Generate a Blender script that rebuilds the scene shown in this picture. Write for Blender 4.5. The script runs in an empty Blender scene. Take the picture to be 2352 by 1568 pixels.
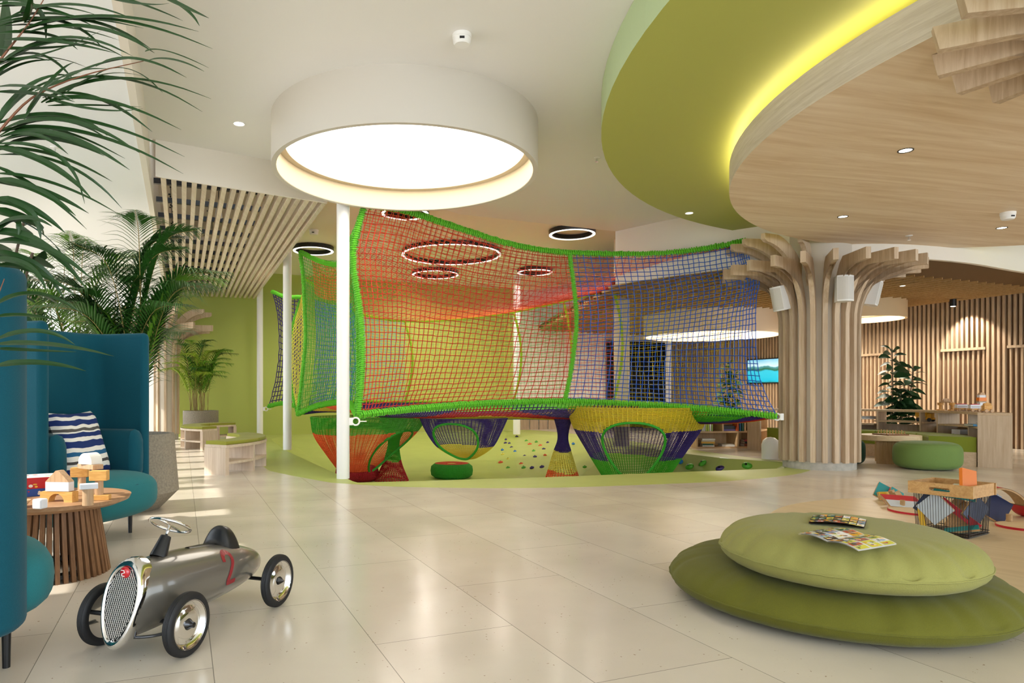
import bpy, math, random
from mathutils import Vector, Matrix, noise
R=math.radians; PI=math.pi; sin=math.sin; cos=math.cos
rnd=random.Random(7)
SC=bpy.context.scene
# ---------------- camera, world, sun, big lamps, exposure ----------------
FPX=1540.0; CX=1030.0; HY=906.0; EYE=1.0      # focal length, principal point and horizon of the 2352x1568 photograph
cam_data=bpy.data.cameras.new('camera'); cam=bpy.data.objects.new('camera',cam_data)
SC.collection.objects.link(cam); SC.camera=cam
cam.location=(0,0,EYE); cam.rotation_euler=(R(90),0,0)
cam_data.sensor_width=36; cam_data.lens=FPX/2352*36
cam_data.shift_x=(1176-CX)/2352; cam_data.shift_y=(HY-784)/2352
cam_data.clip_start=.05; cam_data.clip_end=200
W=bpy.data.worlds.new('sky'); SC.world=W; W.use_nodes=True
W.node_tree.nodes['Background'].inputs[0].default_value=(.80,.90,1.0,1)
W.node_tree.nodes['Background'].inputs[1].default_value=5.2
sd=bpy.data.lights.new('sun','SUN'); sd.energy=13.0; sd.angle=R(.8); sd.color=(1,.95,.86)
sun=bpy.data.objects.new('sun',sd); SC.collection.objects.link(sun)
_sd=Vector((.89*cos(R(41)),.46*cos(R(41)),-sin(R(41))))
sun.rotation_euler=_sd.to_track_quat('-Z','Y').to_euler()
SC.view_settings.view_transform='Standard'; SC.view_settings.look='None'
SC.view_settings.exposure=-0.12; SC.view_settings.gamma=1; SC.view_settings.use_curve_mapping=False
DRUM_E=5.0; RING_E=3.5; COVE_E=10.0

def at(px,py,Y): return Vector(((px-CX)/FPX*Y, Y, EYE+(HY-py)/FPX*Y))
def gr(px,py,z=0.0):
    Y=FPX*(EYE-z)/(py-HY); return Vector(((px-CX)/FPX*Y,Y,z))
# ---------------- colours and materials ----------------
def hx(h):
    c=[int(h[i:i+2],16)/255 for i in (0,2,4)]
    return tuple(x/12.92 if x<.04045 else ((x+.055)/1.055)**2.4 for x in c)+(1,)
MC={}
def mat(name,col='808080',rough=.5,metal=0,emit=0,spec=.5,sheen=0,noise_amt=0,nscale=20,bump=0,bscale=200,coat=0,alpha=None):
    if name in MC: return MC[name]
    m=bpy.data.materials.new(name); m.use_nodes=True; MC[name]=m
    nt=m.node_tree; b=nt.nodes['Principled BSDF']; c=hx(col) if isinstance(col,str) else col
    b.inputs['Base Color'].default_value=c; b.inputs['Roughness'].default_value=rough; b.inputs['Metallic'].default_value=metal
    b.inputs['Specular IOR Level'].default_value=spec
    if sheen: b.inputs['Sheen Weight'].default_value=sheen; b.inputs['Sheen Roughness'].default_value=.4
    if coat: b.inputs['Coat Weight'].default_value=coat; b.inputs['Coat Roughness'].default_value=.08
    if emit: b.inputs['Emission Color'].default_value=c; b.inputs['Emission Strength'].default_value=emit
    if noise_amt or bump:
        tc=nt.nodes.new('ShaderNodeTexCoord')
    if noise_amt:
        n=nt.nodes.new('ShaderNodeTexNoise'); n.inputs['Scale'].default_value=nscale; n.inputs['Detail'].default_value=4
        nt.links.new(tc.outputs['Object'],n.inputs['Vector'])
        r=nt.nodes.new('ShaderNodeMapRange'); r.inputs[1].default_value=.3; r.inputs[2].default_value=.7
        r.inputs[3].default_value=1-noise_amt; r.inputs[4].default_value=1+noise_amt*.6
        nt.links.new(n.outputs['Fac'],r.inputs[0])
        h=nt.nodes.new('ShaderNodeHueSaturation'); h.inputs['Color'].default_value=c
        nt.links.new(r.outputs[0],h.inputs['Value']); nt.links.new(h.outputs[0],b.inputs['Base Color'])
    if bump:
        n2=nt.nodes.new('ShaderNodeTexNoise'); n2.inputs['Scale'].default_value=bscale; n2.inputs['Detail'].default_value=2
        nt.links.new(tc.outputs['Object'],n2.inputs['Vector'])
        bp=nt.nodes.new('ShaderNodeBump'); bp.inputs['Strength'].default_value=bump; bp.inputs['Distance'].default_value=.005
        nt.links.new(n2.outputs['Fac'],bp.inputs['Height']); nt.links.new(bp.outputs[0],b.inputs['Normal'])
    return m
def wood(name,c1,c2,axis='z',scale=1.0,rough=.5,c3=None):
    if name in MC: return MC[name]
    m=bpy.data.materials.new(name); m.use_nodes=True; MC[name]=m
    nt=m.node_tree; L=nt.links.new; b=nt.nodes['Principled BSDF']; b.inputs['Roughness'].default_value=rough
    b.inputs['Specular IOR Level'].default_value=.3
    tc=nt.nodes.new('ShaderNodeTexCoord'); mp=nt.nodes.new('ShaderNodeMapping')
    s=[14*scale]*3
    if axis=='h': s=[1.2*scale,1.2*scale,22*scale]; axis='z'; s_h=s[2]
    else: s_h=None
    if isinstance(axis,str): s['xyz'.index(axis)]=s_h or 1.0*scale
    else: mp.inputs['Rotation'].default_value=(0,0,axis); s[0]=1.0*scale
    mp.inputs['Scale'].default_value=s
    mp.vector_type='TEXTURE' if False else 'POINT'
    if not isinstance(axis,str):
        rt=nt.nodes.new('ShaderNodeVectorRotate'); rt.rotation_type='Z_AXIS'; rt.inputs['Angle'].default_value=axis
        mp.inputs['Rotation'].default_value=(0,0,0)
        L(tc.outputs['Object'],rt.inputs['Vector']); L(rt.outputs[0],mp.inputs['Vector'])
    else: L(tc.outputs['Object'],mp.inputs['Vector'])
    n=nt.nodes.new('ShaderNodeTexNoise'); n.inputs['Scale'].default_value=2.2; n.inputs['Detail'].default_value=6; n.inputs['Distortion'].default_value=.7
    n.inputs['Roughness'].default_value=.65
    L(mp.outputs[0],n.inputs['Vector'])
    cr=nt.nodes.new('ShaderNodeValToRGB'); cr.color_ramp.elements[0].position=.3; cr.color_ramp.elements[1].position=.72
    cr.color_ramp.elements[0].color=hx(c2); cr.color_ramp.elements[1].color=hx(c1)
    L(n.outputs['Fac'],cr.inputs[0])
    oi=nt.nodes.new('ShaderNodeObjectInfo'); mr=nt.nodes.new('ShaderNodeMapRange'); mr.inputs[3].default_value=.9; mr.inputs[4].default_value=1.06
    L(oi.outputs['Random'],mr.inputs[0]); h=nt.nodes.new('ShaderNodeHueSaturation'); L(mr.outputs[0],h.inputs['Value'])
    L(cr.outputs[0],h.inputs['Color']); L(h.outputs[0],b.inputs['Base Color'])
    bp=nt.nodes.new('ShaderNodeBump'); bp.inputs['Strength'].default_value=.15; bp.inputs['Distance'].default_value=.003
    L(n.outputs['Fac'],bp.inputs['Height']); L(bp.outputs[0],b.inputs['Normal'])
    return m
# ---------------- mesh builder ----------------
class M:
    def __init__(s,xf=None): s.v=[]; s.f=[]; s.mi=[]; s.xf=xf; s.cur=0
    def add(s,vs,fs,mi=None):
        b=len(s.v); mi=s.cur if mi is None else mi
        if s.xf is not None: vs=[s.xf@Vector(p) for p in vs]
        s.v+= [tuple(p) for p in vs]
        for i,f in enumerate(fs):
            s.f.append([b+k for k in f]); s.mi.append(mi[i] if isinstance(mi,list) else mi)
        return s
    def box(s,c,d,rz=0,mi=None,m3=None):
        hx_,hy_,hz_=d[0]/2,d[1]/2,d[2]/2; c=Vector(c)
        m=m3 if m3 is not None else Matrix.Rotation(rz,3,'Z')
        vs=[c+m@Vector((x*hx_,y*hy_,z*hz_)) for x in(-1,1) for y in(-1,1) for z in(-1,1)]
        return s.add(vs,[(0,1,3,2),(4,6,7,5),(0,4,5,1),(2,3,7,6),(0,2,6,4),(1,5,7,3)],mi)
    def prism(s,poly,z0,z1,mi=None):
        n=len(poly)
        vs=[(x,y,z0) for x,y in poly]+[(x,y,z1) for x,y in poly]
        fs=[tuple(range(n))[::-1],tuple(range(n,2*n))]+[(i,(i+1)%n,n+(i+1)%n,n+i) for i in range(n)]
        return s.add(vs,fs,mi)
    def grid(s,fn,nu,nv,closeu=False,mi=None,thick=0):
        vs=[fn(i/nu,j/nv) for i in range(nu if closeu else nu+1) for j in range(nv+1)]
        N=nu if closeu else nu+1; fs=[]; mm=[]
        for i in range(nu):
            for j in range(nv):
                a=i*(nv+1)+j; b=((i+1)%N)*(nv+1)+j
                fs.append((a,b,b+1,a+1)); mm.append(mi((i+.5)/nu,(j+.5)/nv) if callable(mi) else (s.cur if mi is None else mi))
        return s.add(vs,fs,mm)
    def lathe(s,prof,n=32,c=(0,0,0),rot=None,mi=None,a0=0,a1=2*PI):
        c=Vector(c); full=abs(a1-a0-2*PI)<1e-6
        N=n if full else n+1; vs=[]
        for i in range(N):
            a=a0+(a1-a0)*i/n
            for r,z in prof:
                p=Vector((r*cos(a),r*sin(a),z))
                if rot is not None: p=rot@p
                vs.append(c+p)
        k=len(prof); fs=[]; mm=[]
        for i in range(n):
            for j in range(k-1):
                a=i*k+j; b=((i+1)%N)*k+j
                fs.append((a,b,b+1,a+1)); mm.append(mi[j] if isinstance(mi,list) else (s.cur if mi is None else mi))
        return s.add(vs,fs,mm)
    def cyl(s,c,r,h,n=24,r2=None,mi=None,rot=None):
        r2=r if r2 is None else r2
        return s.lathe([(0,0),(r,0),(r2,h),(0,h)],n,c,rot,mi)
    def tube(s,pts,r,n=6,closed=False,mi=None,cap=True):
        pts=[Vector(p) for p in pts]; N=len(pts)
        rs=r if isinstance(r,(list,tuple)) else [r]*N
        up=Vector((0,0,1)); vs=[]; pn=None
        for i,p in enumerate(pts):
            t=(pts[(i+1)%N]-pts[i-1]) if closed else (pts[min(i+1,N-1)]-pts[max(i-1,0)])
            if t.length<1e-9: t=Vector((0,0,1))
            t.normalize()
            if pn is None:
                pn=t.cross(up)
                if pn.length<.05: pn=t.cross(Vector((1,0,0)))
            pn=(pn-t*pn.dot(t)); pn.normalize(); bn=t.cross(pn)
            for k in range(n):
                a=2*PI*k/n; vs.append(p+(pn*cos(a)+bn*sin(a))*rs[i])
        fs=[]
        for i in range(N if closed else N-1):
            j=(i+1)%N
            for k in range(n): fs.append((i*n+k,j*n+k,j*n+(k+1)%n,i*n+(k+1)%n))
        if cap and not closed: fs+=[tuple(range(n)),tuple(range((N-1)*n,N*n))[::-1]]
        return s.add(vs,fs,mi)
    def ell(s,c,rad,n=16,m=10,mi=None,p=1.0,rot=None):
        # superellipsoid: p<1 boxier
        c=Vector(c)
        def sg(x): return math.copysign(abs(x)**p,x)
        prof=[]; vs=[]
        def fn(u,v):
            a=2*PI*u; b=-PI/2+PI*v
            q=Vector((rad[0]*sg(cos(b))*sg(cos(a)),rad[1]*sg(cos(b))*sg(sin(a)),rad[2]*sg(sin(b))))
            return c+(rot@q if rot is not None else q)
        return s.grid(fn,n,m,closeu=True,mi=mi)
def wm(o): 
    return (wm(o.parent)@o.matrix_parent_inverse@o.matrix_basis) if o.parent else o.matrix_basis.copy()
def ob(name,m,mats,parent=None,smooth=False,bev=0,sub=0,label=None,kind=None,auto=None):
    me=bpy.data.meshes.new(name); me.from_pydata(m.v,[],m.f); me.validate(clean_customdata=False)
    if not isinstance(mats,(list,tuple)): mats=[mats]
    for x in mats: me.materials.append(x)
    if len(me.polygons)==len(m.mi): me.polygons.foreach_set('material_index',m.mi)
    if smooth: me.polygons.foreach_set('use_smooth',[True]*len(me.polygons))
    o=bpy.data.objects.new(name,me); SC.collection.objects.link(o)
    if smooth and auto:
        me.set_sharp_from_angle(angle=R(auto))
    if parent: o.parent=parent; o.matrix_parent_inverse=wm(parent).inverted()
    if bev:
        b=o.modifiers.new('b','BEVEL'); b.width=bev; b.segments=3; b.limit_method='ANGLE'; b.angle_limit=R(40); b.harden_normals=False
    if sub: q=o.modifiers.new('s','SUBSURF'); q.levels=sub; q.render_levels=sub
    if label: o['label']=label
    if kind: o['kind']=kind
    return o
def T(name,label,cat,loc=(0,0,0),rz=0,group=None):
    o=bpy.data.objects.new(name,None); SC.collection.objects.link(o); o.empty_display_size=.1
    o.location=loc; o.rotation_euler=(0,0,rz); o['label']=label; o['category']=cat
    if group: o['group']=group
    return o
def tag(o,label,cat,group=None):
    o['label']=label; o['category']=cat
    if group: o['group']=group
    return o
def dup(root,loc,rz=None,label=None,group=None,scale=None):
    r=root.copy(); SC.collection.objects.link(r); r.location=loc
    if rz is not None: r.rotation_euler=(0,0,rz)
    if scale: r.scale=scale
    if label: r['label']=label
    if group: r['group']=group
    for ch in list(root.children):
        c=ch.copy(); SC.collection.objects.link(c); c.parent=r
        for g in list(ch.children):
            d=g.copy(); SC.collection.objects.link(d); d.parent=c
    return r
def catmull(P,n):
    P=[Vector(p) for p in P]; out=[]; k=len(P)-1
    for i in range(n+1):
        t=i/n*k; j=min(int(t),k-1); f=t-j
        p0=P[j-1] if j>0 else P[0]*2-P[1]; p1=P[j]; p2=P[j+1]; p3=P[j+2] if j+2<=k else P[k]*2-P[k-1]
        out.append(.5*((2*p1)+(p2-p0)*f+(2*p0-5*p1+4*p2-p3)*f*f+(3*p1-p0-3*p2+p3)*f**3))
    return out
def cr_fn(P):
    tab=catmull(P,120)
    def f(t):
        x=max(0,min(1,t))*120; i=min(int(x),119); return tab[i].lerp(tab[i+1],x-i)
    return f
def coons(b,t,l,r):
    c00=b(0);c10=b(1);c01=t(0);c11=t(1)
    def f(u,v):
        return (b(u)*(1-v)+t(u)*v)+(l(v)*(1-u)+r(v)*u)-(c00*(1-u)*(1-v)+c10*u*(1-v)+c01*(1-u)*v+c11*u*v)
    return f
# common materials
WHITE=mat('white_paint','F0EEEA',.55); CREAM=mat('cream_paint','ECE4D6',.6); BLACK=mat('black_metal','101012',.35)
CHROME=mat('chrome','E8E8E8',.08,metal=1); DARKP=mat('black_plastic','17181A',.35)
OAK_Z=wood('oak_upright','DCC7A8','BFA27E','z'); OAK_X=wood('oak_along','D8C3A4','BB9E7A','x'); OAK_Y=wood('oak_deep','D8C3A4','BB9E7A','y')
PALE=wood('pale_ash','E3CDB0','CDB291','x',1.2)
CONC=mat('grey_concrete','8C8373',.8,noise_amt=.25,nscale=60,bump=.3,bscale=300)
# ================= SETTING =================
def struct(name,m,mats,**k): return ob(name,m,mats,kind='structure',**k)
D1=Vector((-.369,.929,0)); D2=Vector((.929,.369,0))
def backY(x): return 18.34+.397*x
def rightX(Y): return 15.28-.397*Y
def leftX(Y): return -.346-.397*Y
# stone floor material: slabs laid in rows along D1
def floor_mat():
    m=bpy.data.materials.new('limestone_slabs'); m.use_nodes=True; nt=m.node_tree; L=nt.links.new; b=nt.nodes['Principled BSDF']
    tc=nt.nodes.new('ShaderNodeTexCoord')
    def dot(v,off):
        n=nt.nodes.new('ShaderNodeVectorMath'); n.operation='DOT_PRODUCT'; n.inputs[1].default_value=v; L(tc.outputs['Object'],n.inputs[0])
        a=nt.nodes.new('ShaderNodeMath'); a.operation='ADD'; a.inputs[1].default_value=off; L(n.outputs['Value'],a.inputs[0]); return a
    s=dot(D1,-2.600); t=dot(D2,-.105)
    cb=nt.nodes.new('ShaderNodeCombineXYZ'); L(s.outputs[0],cb.inputs[0]); L(t.outputs[0],cb.inputs[1])
    br=nt.nodes.new('ShaderNodeTexBrick'); br.offset=.5; br.offset_frequency=2; br.squash=1
    br.inputs['Scale'].default_value=1; br.inputs['Brick Width'].default_value=1.257; br.inputs['Row Height'].default_value=.613
    br.inputs['Mortar Size'].default_value=.0016; br.inputs['Mortar Smooth'].default_value=0; br.inputs['Bias'].default_value=0
    br.inputs['Color1'].default_value=hx('D9CFBF'); br.inputs['Color2'].default_value=hx('D0C4B3'); br.inputs['Mortar'].default_value=hx('8F887C')
    L(cb.outputs[0],br.inputs['Vector'])
    # clouding
    n=nt.nodes.new('ShaderNodeTexNoise'); n.inputs['Scale'].default_value=1.6; n.inputs['Detail'].default_value=6; L(tc.outputs['Object'],n.inputs['Vector'])
    mr=nt.nodes.new('ShaderNodeMapRange'); mr.inputs[1].default_value=.3; mr.inputs[2].default_value=.7; mr.inputs[3].default_value=.93; mr.inputs[4].default_value=1.05
    L(n.outputs['Fac'],mr.inputs[0]); hs=nt.nodes.new('ShaderNodeHueSaturation'); L(mr.outputs[0],hs.inputs['Value']); L(br.outputs['Color'],hs.inputs['Color'])
    col=hs.outputs[0]
    # fossil flecks of two sizes
    for sc,th,c in ((34,.13,'8E7256'),(95,.12,'A88F72')):
        v=nt.nodes.new('ShaderNodeTexVoronoi'); v.inputs['Scale'].default_value=sc; v.inputs['Randomness'].default_value=1
        nz=nt.nodes.new('ShaderNodeTexNoise'); nz.inputs['Scale'].default_value=sc*2; L(tc.outputs['Object'],nz.inputs['Vector'])
        ad=nt.nodes.new('ShaderNodeMixRGB'); ad.blend_type='ADD'; ad.inputs[0].default_value=.02; L(tc.outputs['Object'],ad.inputs[1]); L(nz.outputs['Color'],ad.inputs[2])
        L(ad.outputs[0],v.inputs['Vector'])
        lt=nt.nodes.new('ShaderNodeMath'); lt.operation='LESS_THAN'; lt.inputs[1].default_value=th; L(v.outputs['Distance'],lt.inputs[0])
        n3=nt.nodes.new('ShaderNodeTexNoise'); n3.inputs['Scale'].default_value=5; n3.inputs['Detail'].default_value=3; L(tc.outputs['Object'],n3.inputs['Vector'])
        g=nt.nodes.new('ShaderNodeMath'); g.operation='GREATER_THAN'; g.inputs[1].default_value=.52; L(n3.outputs['Fac'],g.inputs[0])
        sp=nt.nodes.new('ShaderNodeSeparateColor'); L(v.outputs['Color'],sp.inputs[0])
        g2=nt.nodes.new('ShaderNodeMath'); g2.operation='GREATER_THAN'; g2.inputs[1].default_value=.6; L(sp.outputs[0],g2.inputs[0])
        m1=nt.nodes.new('ShaderNodeMath'); m1.operation='MULTIPLY'; L(lt.outputs[0],m1.inputs[0]); L(g2.outputs[0],m1.inputs[1])
        m2=nt.nodes.new('ShaderNodeMath'); m2.operation='MULTIPLY'; L(m1.outputs[0],m2.inputs[0]); L(g.outputs[0],m2.inputs[1])
        m3=nt.nodes.new('ShaderNodeMath'); m3.operation='MULTIPLY'; m3.inputs[1].default_value=.75; L(m2.outputs[0],m3.inputs[0])
        mx=nt.nodes.new('ShaderNodeMixRGB'); mx.inputs[2].default_value=hx(c); L(m3.outputs[0],mx.inputs[0]); L(col,mx.inputs[1]); col=mx.outputs[0]
    L(col,b.inputs['Base Color'])
    rr=nt.nodes.new('ShaderNodeMapRange'); rr.inputs[3].default_value=.14; rr.inputs[4].default_value=.3; L(n.outputs['Fac'],rr.inputs[0]); L(rr.outputs[0],b.inputs['Roughness'])
    b.inputs['Specular IOR Level'].default_value=.55
    return m
FLOOR=floor_mat()
MATG=mat('green_play_rubber','B2BC68',.42,noise_amt=.05,nscale=3,spec=.35)
GREENW=mat('green_wall_paint','AEB85C',.5,spec=.3)
# ring boundary of the green mat and the pit edge, both seen from a centre point
pc=Vector((1.2,12.0))
edge=[(-1.05,7.62),(1.1,8.1),(2.76,8.6),(4.6,9.12),(4.98,9.86),(4.3,10.6),(4.0,11.4),(3.5,13.6),(2.9,16.0),(1.6,18.0),(0.0,17.9),(-1.5,17.3),(-4.0,16.2),(-4.0,15.1),(-3.0,12.2)]
matb=[(-1.34,7.62),(-.6,7.3),(.33,7.18),(1.2,7.22),(2.2,7.45),(3.2,7.75),(4.2,8.3),(4.85,8.95),(5.1,9.5),(5.0,10.1),(4.7,11.0),(4.4,12.3),(3.9,14.5),(3.3,16.8),(2.4,18.9),(1.6,18.8),(0,18.2),(-1.5,17.6),(-3,17.05),(-4.6,16.4),(-4.3,14.5),(-3.6,12.8),(-3.1,10.8),(-2.48,9.1),(-2.11,8.5)]
def polar(poly,n):
    # radius of polygon seen from pc for n angles, smoothed by arc sampling
    out=[]
    P=[Vector(p)-pc for p in poly]; k=len(P)
    for i in range(n):
        a=2*PI*i/n; d=Vector((cos(a),sin(a))); best=None
        for j in range(k):
            p,q=P[j],P[(j+1)%k]; e=q-p; den=d.x*e.y-d.y*e.x
            if abs(den)<1e-9: continue
            t=(p.x*e.y-p.y*e.x)/den; s=(p.x*d.y-p.y*d.x)/den
            if t>0 and -1e-6<=s<=1+1e-6: best=t if best is None else max(best,t)
        out.append(pc+d*best)
    return out
NA=240
mb_s=[Vector((p.x,p.y,0)) for p in catmull([Vector((x,y,0)) for x,y in matb+matb[:1]],200)]
MB_=polar([(p.x,p.y) for p in mb_s],NA); ED_=polar(edge,NA)
def ringmesh(A,B,z): 
    m=M(); n=len(A)
    m.add([(p.x,p.y,z) for p in A]+[(p.x,p.y,z) for p in B],[(i,n+i,n+(i+1)%n,(i+1)%n) for i in range(n)]); return m
outer=polar([(-16,-6),(20,-6),(20,27),(-16,27)],NA)
struct('floor',ringmesh(MB_,outer,0.0),FLOOR)
m=ringmesh(ED_,MB_,0.0)
# pit: floor and sloping facets
pf=[(-1.4,8.7),(1.2,9.1),(2.9,9.4),(4.0,9.75),(4.2,10.0),(3.9,10.5),(3.5,11.2),(2.3,12.0),(1.3,12.3),(.9,13.3),(-.2,13.1),(-1.2,12.9),(-2.2,12.7),(-2.3,12.2),(-2.1,11.0)]
n=len(edge); PZ=-.5
me_=M(); me_.add([(x,y,0) for x,y in edge]+[(x,y,PZ) for x,y in pf],[((i+1)%n,i,n+i,n+(i+1)%n) for i in range(n)]+[tuple(range(n,2*n))])
struct('floor',m,MATG)
struct('floor',me_,MATG)
PITF=[]
for i in range(n):
    j=(i+1)%n; a,b,c,d=[Vector((*edge[i],0)),Vector((*edge[j],0)),Vector((*pf[j],PZ)),Vector((*pf[i],PZ))]
    PITF+=[(a,b,c),(a,c,d)]
# ceilings ------------------------------------------------
HC=3.69; HB=4.0
def Lp(Y): return (leftX(Y),Y)
pA=(-3.09,7.07); pB=(-1.49,8.03)
front=[(Lp(-4)[0]-.04,-4),(16,-4),(16,13),(8.5,13.3),(2.0,10.75),(.16,10.0),pB,pA,(leftX(7.05)-.04,7.05)]
m=M(); m.prism(front,HC,HC+.12); struct('ceiling',m,WHITE)
m=M(); m.prism([(leftX(7.05)-.04,7.05),pA,pB,(.16,10.0),(2.0,10.75),(8.5,13.3),(16,13),(16,30),(-14,30),(leftX(17)-.04,17)],HB,HB+.1); struct('ceiling',m,CREAM)
LC=mat('left_ceiling_paint','F8FAFC',.5)
m=M(); m.prism([(-3.65+1.588,-4),(Lp(-4)[0]-.03,-4),(Lp(19)[0]-.03,19),(-3.65-.397*19,19)],3.27,3.35); struct('ceiling',m,LC)
m=M(); a,b=Lp(-4),Lp(7.0); m.prism([a,(a[0]-.06,a[1]),(b[0]-.06,b[1]),b],3.262,HC+.1); struct('trim_1',m,CREAM)
b2=Lp(17.2); m=M(); m.prism([Lp(7.0),(b[0]-.06,b[1]),(b2[0]-.06,b2[1]),b2],3.262,HB+.05); struct('trim_2',m,CREAM)
m=M(); m.prism([pA,pB,(pB[0]+.03,pB[1]+.05),(pA[0]+.03,pA[1]+.05)],3.3,HC); struct('trim_3',m,CREAM)
m=M(); m.prism([(pB[0]-.02,pB[1]),(.16,10.0),(.13,10.05),(pB[0],pB[1]+.06)],HC,HB); struct('trim_4',m,CREAM)
# green back wall, cream back wall
def wallseg(x0,x1,z0,z1,mt,name,th=.12,off=0):
    m=M(); a=(x0,backY(x0)+off); b=(x1,backY(x1)+off)
    m.prism([a,b,(b[0]-.37*th,b[1]+.93*th),(a[0]-.37*th,a[1]+.93*th)],z0,z1); return struct(name,m,mt)
wallseg(-6.62,1.95,0,HB,GREENW,'wall_back')
wallseg(1.95,7.2,0,HB,CREAM,'wall_back')
OAKS=wood('oak_slat_wall','BFA78B','998169','z',1.0); OAKB=wood('oak_backboard','86694F','6B523B','z',1.0)
# low oak panelling and dark glazed partition on the cream wall
m=M()
for k in range(9):
    x=2.05+k*.28; y=backY(x)-.03; m.box((x+.13,y+.04,.45),(.26,.03,.9),rz=R(21.6))
struct('trim_5',m,OAKS)
DG=mat('dark_glass','0B1210',.08,spec=.8)
m=M(); m.box((5.75,backY(5.75)-.06,1.28),(2.1,.06,2.56),rz=R(21.6)); g=struct('window_5',m,DG)
m=M()
for k in range(4):
    x=4.78+k*.65; m.box((x,backY(x)-.1,1.28),(.05,.06,2.6),rz=R(21.6))
m.box((5.75,backY(5.75)-.1,2.58),(2.1,.08,.06),rz=R(21.6))
ob('window_frame',m,BLACK,parent=g)
# right slatted wall
m=M(); Y0,Y1=7.0,21.0
a=(rightX(Y0),Y0); b=(rightX(Y1),Y1)
m.prism([(a[0]+.08,a[1]),(b[0]+.08,b[1]),(b[0]+.25,b[1]),(a[0]+.25,a[1])],0,3.1,mi=1)
Ltot=math.hypot(a[0]-b[0],a[1]-b[1]); k=int(Ltot/.09)
def wy(px): t=(px-CX)/FPX; return 15.28/(t+.397)
doors=[(wy(2352),wy(2312)-0.0),(wy(2262),wy(2160)),(wy(2032),wy(1962))]
doors[0]=(wy(2352)-.55,wy(2312))
for i in range(k):
    Y=Y0+(i+.5)*(Y1-Y0)/k; ind=any(p<Y<q for p,q in doors)
    x=rightX(Y)+.045
    if ind:
        m.box((x,Y,2.5),(.07,.046,1.22),rz=R(21.6)); m.box((x+.015,Y,.93),(.045,.03,1.86),rz=R(21.6))
    else: m.box((x,Y,1.55),(.07,.046,3.1),rz=R(21.6))
for p,q in doors:
    mid=(p+q)/2; m.box((rightX(mid)+.03,mid,1.885),(.08,(q-p)*1.08,.05),rz=R(21.6))
struct('wall_right',m,[OAKS,OAKB])
for i,(px) in enumerate((1971,)):
    Y=wy(px); h=M(); x=rightX(Y)-.04
    h.cyl((x,Y,.95),.03,.02,12,rot=Matrix.Rotation(R(90),3,'Y')); h.box((x-.03,Y+.05,.96),(.02,.13,.02),rz=R(21.6)); h.cyl((x-.01,Y,.84),.022,.06,10)
    hd=ob('door_handle',h,BLACK); tag(hd,'black lever handle on the slatted oak wall right of the tree column','door handle')
# grid ceiling of the right lounge with cream fascia
GP=[(2.8,11.1),(3.6,10.2),(4.6,9.35),(5.6,8.95),(7.0,9.25),(8.7,10.1),(11.6,11.4),(12.2,12.5),(7.4,21.2),(2.6,20.0)]
gm=bpy.data.materials.new('woven_slat_ceiling'); gm.use_nodes=True; nt=gm.node_tree; L=nt.links.new; b=nt.nodes['Principled BSDF']
tc=nt.nodes.new('ShaderNodeTexCoord'); cr=None
b.inputs['Roughness'].default_value=.6; b.inputs['Base Color'].default_value=hx('8E6C3F')
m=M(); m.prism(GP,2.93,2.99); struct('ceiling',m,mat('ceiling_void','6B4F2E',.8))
# real battens under it, woven in rows
m=M()
def inpoly(x,y,P):
    c=False; j=len(P)-1
    for i in range(len(P)):
        if ((P[i][1]>y)!=(P[j][1]>y)) and (x<(P[j][0]-P[i][0])*(y-P[i][1])/(P[j][1]-P[i][1])+P[i][0]): c=not c
        j=i
    return c
s0=0; 
for i in range(110):
    t=7.8+i*.11                  # across D1
    run=None
    for j in range(0,118):
        s=-2+j*.16
        p=D2*s+D1*(t) ; 
        ok=inpoly(p.x,p.y,GP)
        if ok and run is None: run=s
        if (not ok or j==117) and run is not None:
            e=s-.08; c=D2*((run+e)/2)+D1*t
            if e-run>.1: m.box((c.x,c.y,2.895),(e-run,.035,.07),rz=math.atan2(D2.y,D2.x))
            run=None
for i in range(80):
    s=0+i*.22; run=None
    for j in range(0,150):
        t=7+j*.1; p=D2*s+D1*t; ok=inpoly(p.x,p.y,GP)
        if ok and run is None: run=t
        if (not ok or j==149) and run is not None:
            c=D1*((run+t)/2)+D2*s
            if t-run>.1: m.box((c.x,c.y,2.845),(t-run,.02,.03),rz=math.atan2(D1.y,D1.x))
            run=None
struct('ceiling',m,wood('batten_oak','CDA873','AC8857',math.atan2(D2.y,D2.x)))
m=M(); F=GP[:7]
for p,q in zip(F,F[1:]):
    m.add([(*p,2.82),(*q,2.82),(*q,HB),(*p,HB)],[(0,1,2,3)])
    
m2=M(); FP=[Vector((*p,0)) for p in F]; cc=catmull(FP,40)
nrm=[]
vs=[]; 
for i,p in enumerate(cc):
    t=(cc[min(i+1,40)]-cc[max(i-1,0)]).normalized(); nn=Vector((t.y,-t.x,0))
    for dz,off in ((2.82,0),(2.82,.06),(HB,.06),(HB,0)):
        vs.append((p.x+nn.x*off,p.y+nn.y*off,dz))
m2.add(vs,[(i*4+k,(i+1)*4+k,(i+1)*4+(k+1)%4,i*4+(k+1)%4) for i in range(40) for k in range(4)])
struct('trim_6',m2,CREAM)
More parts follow.
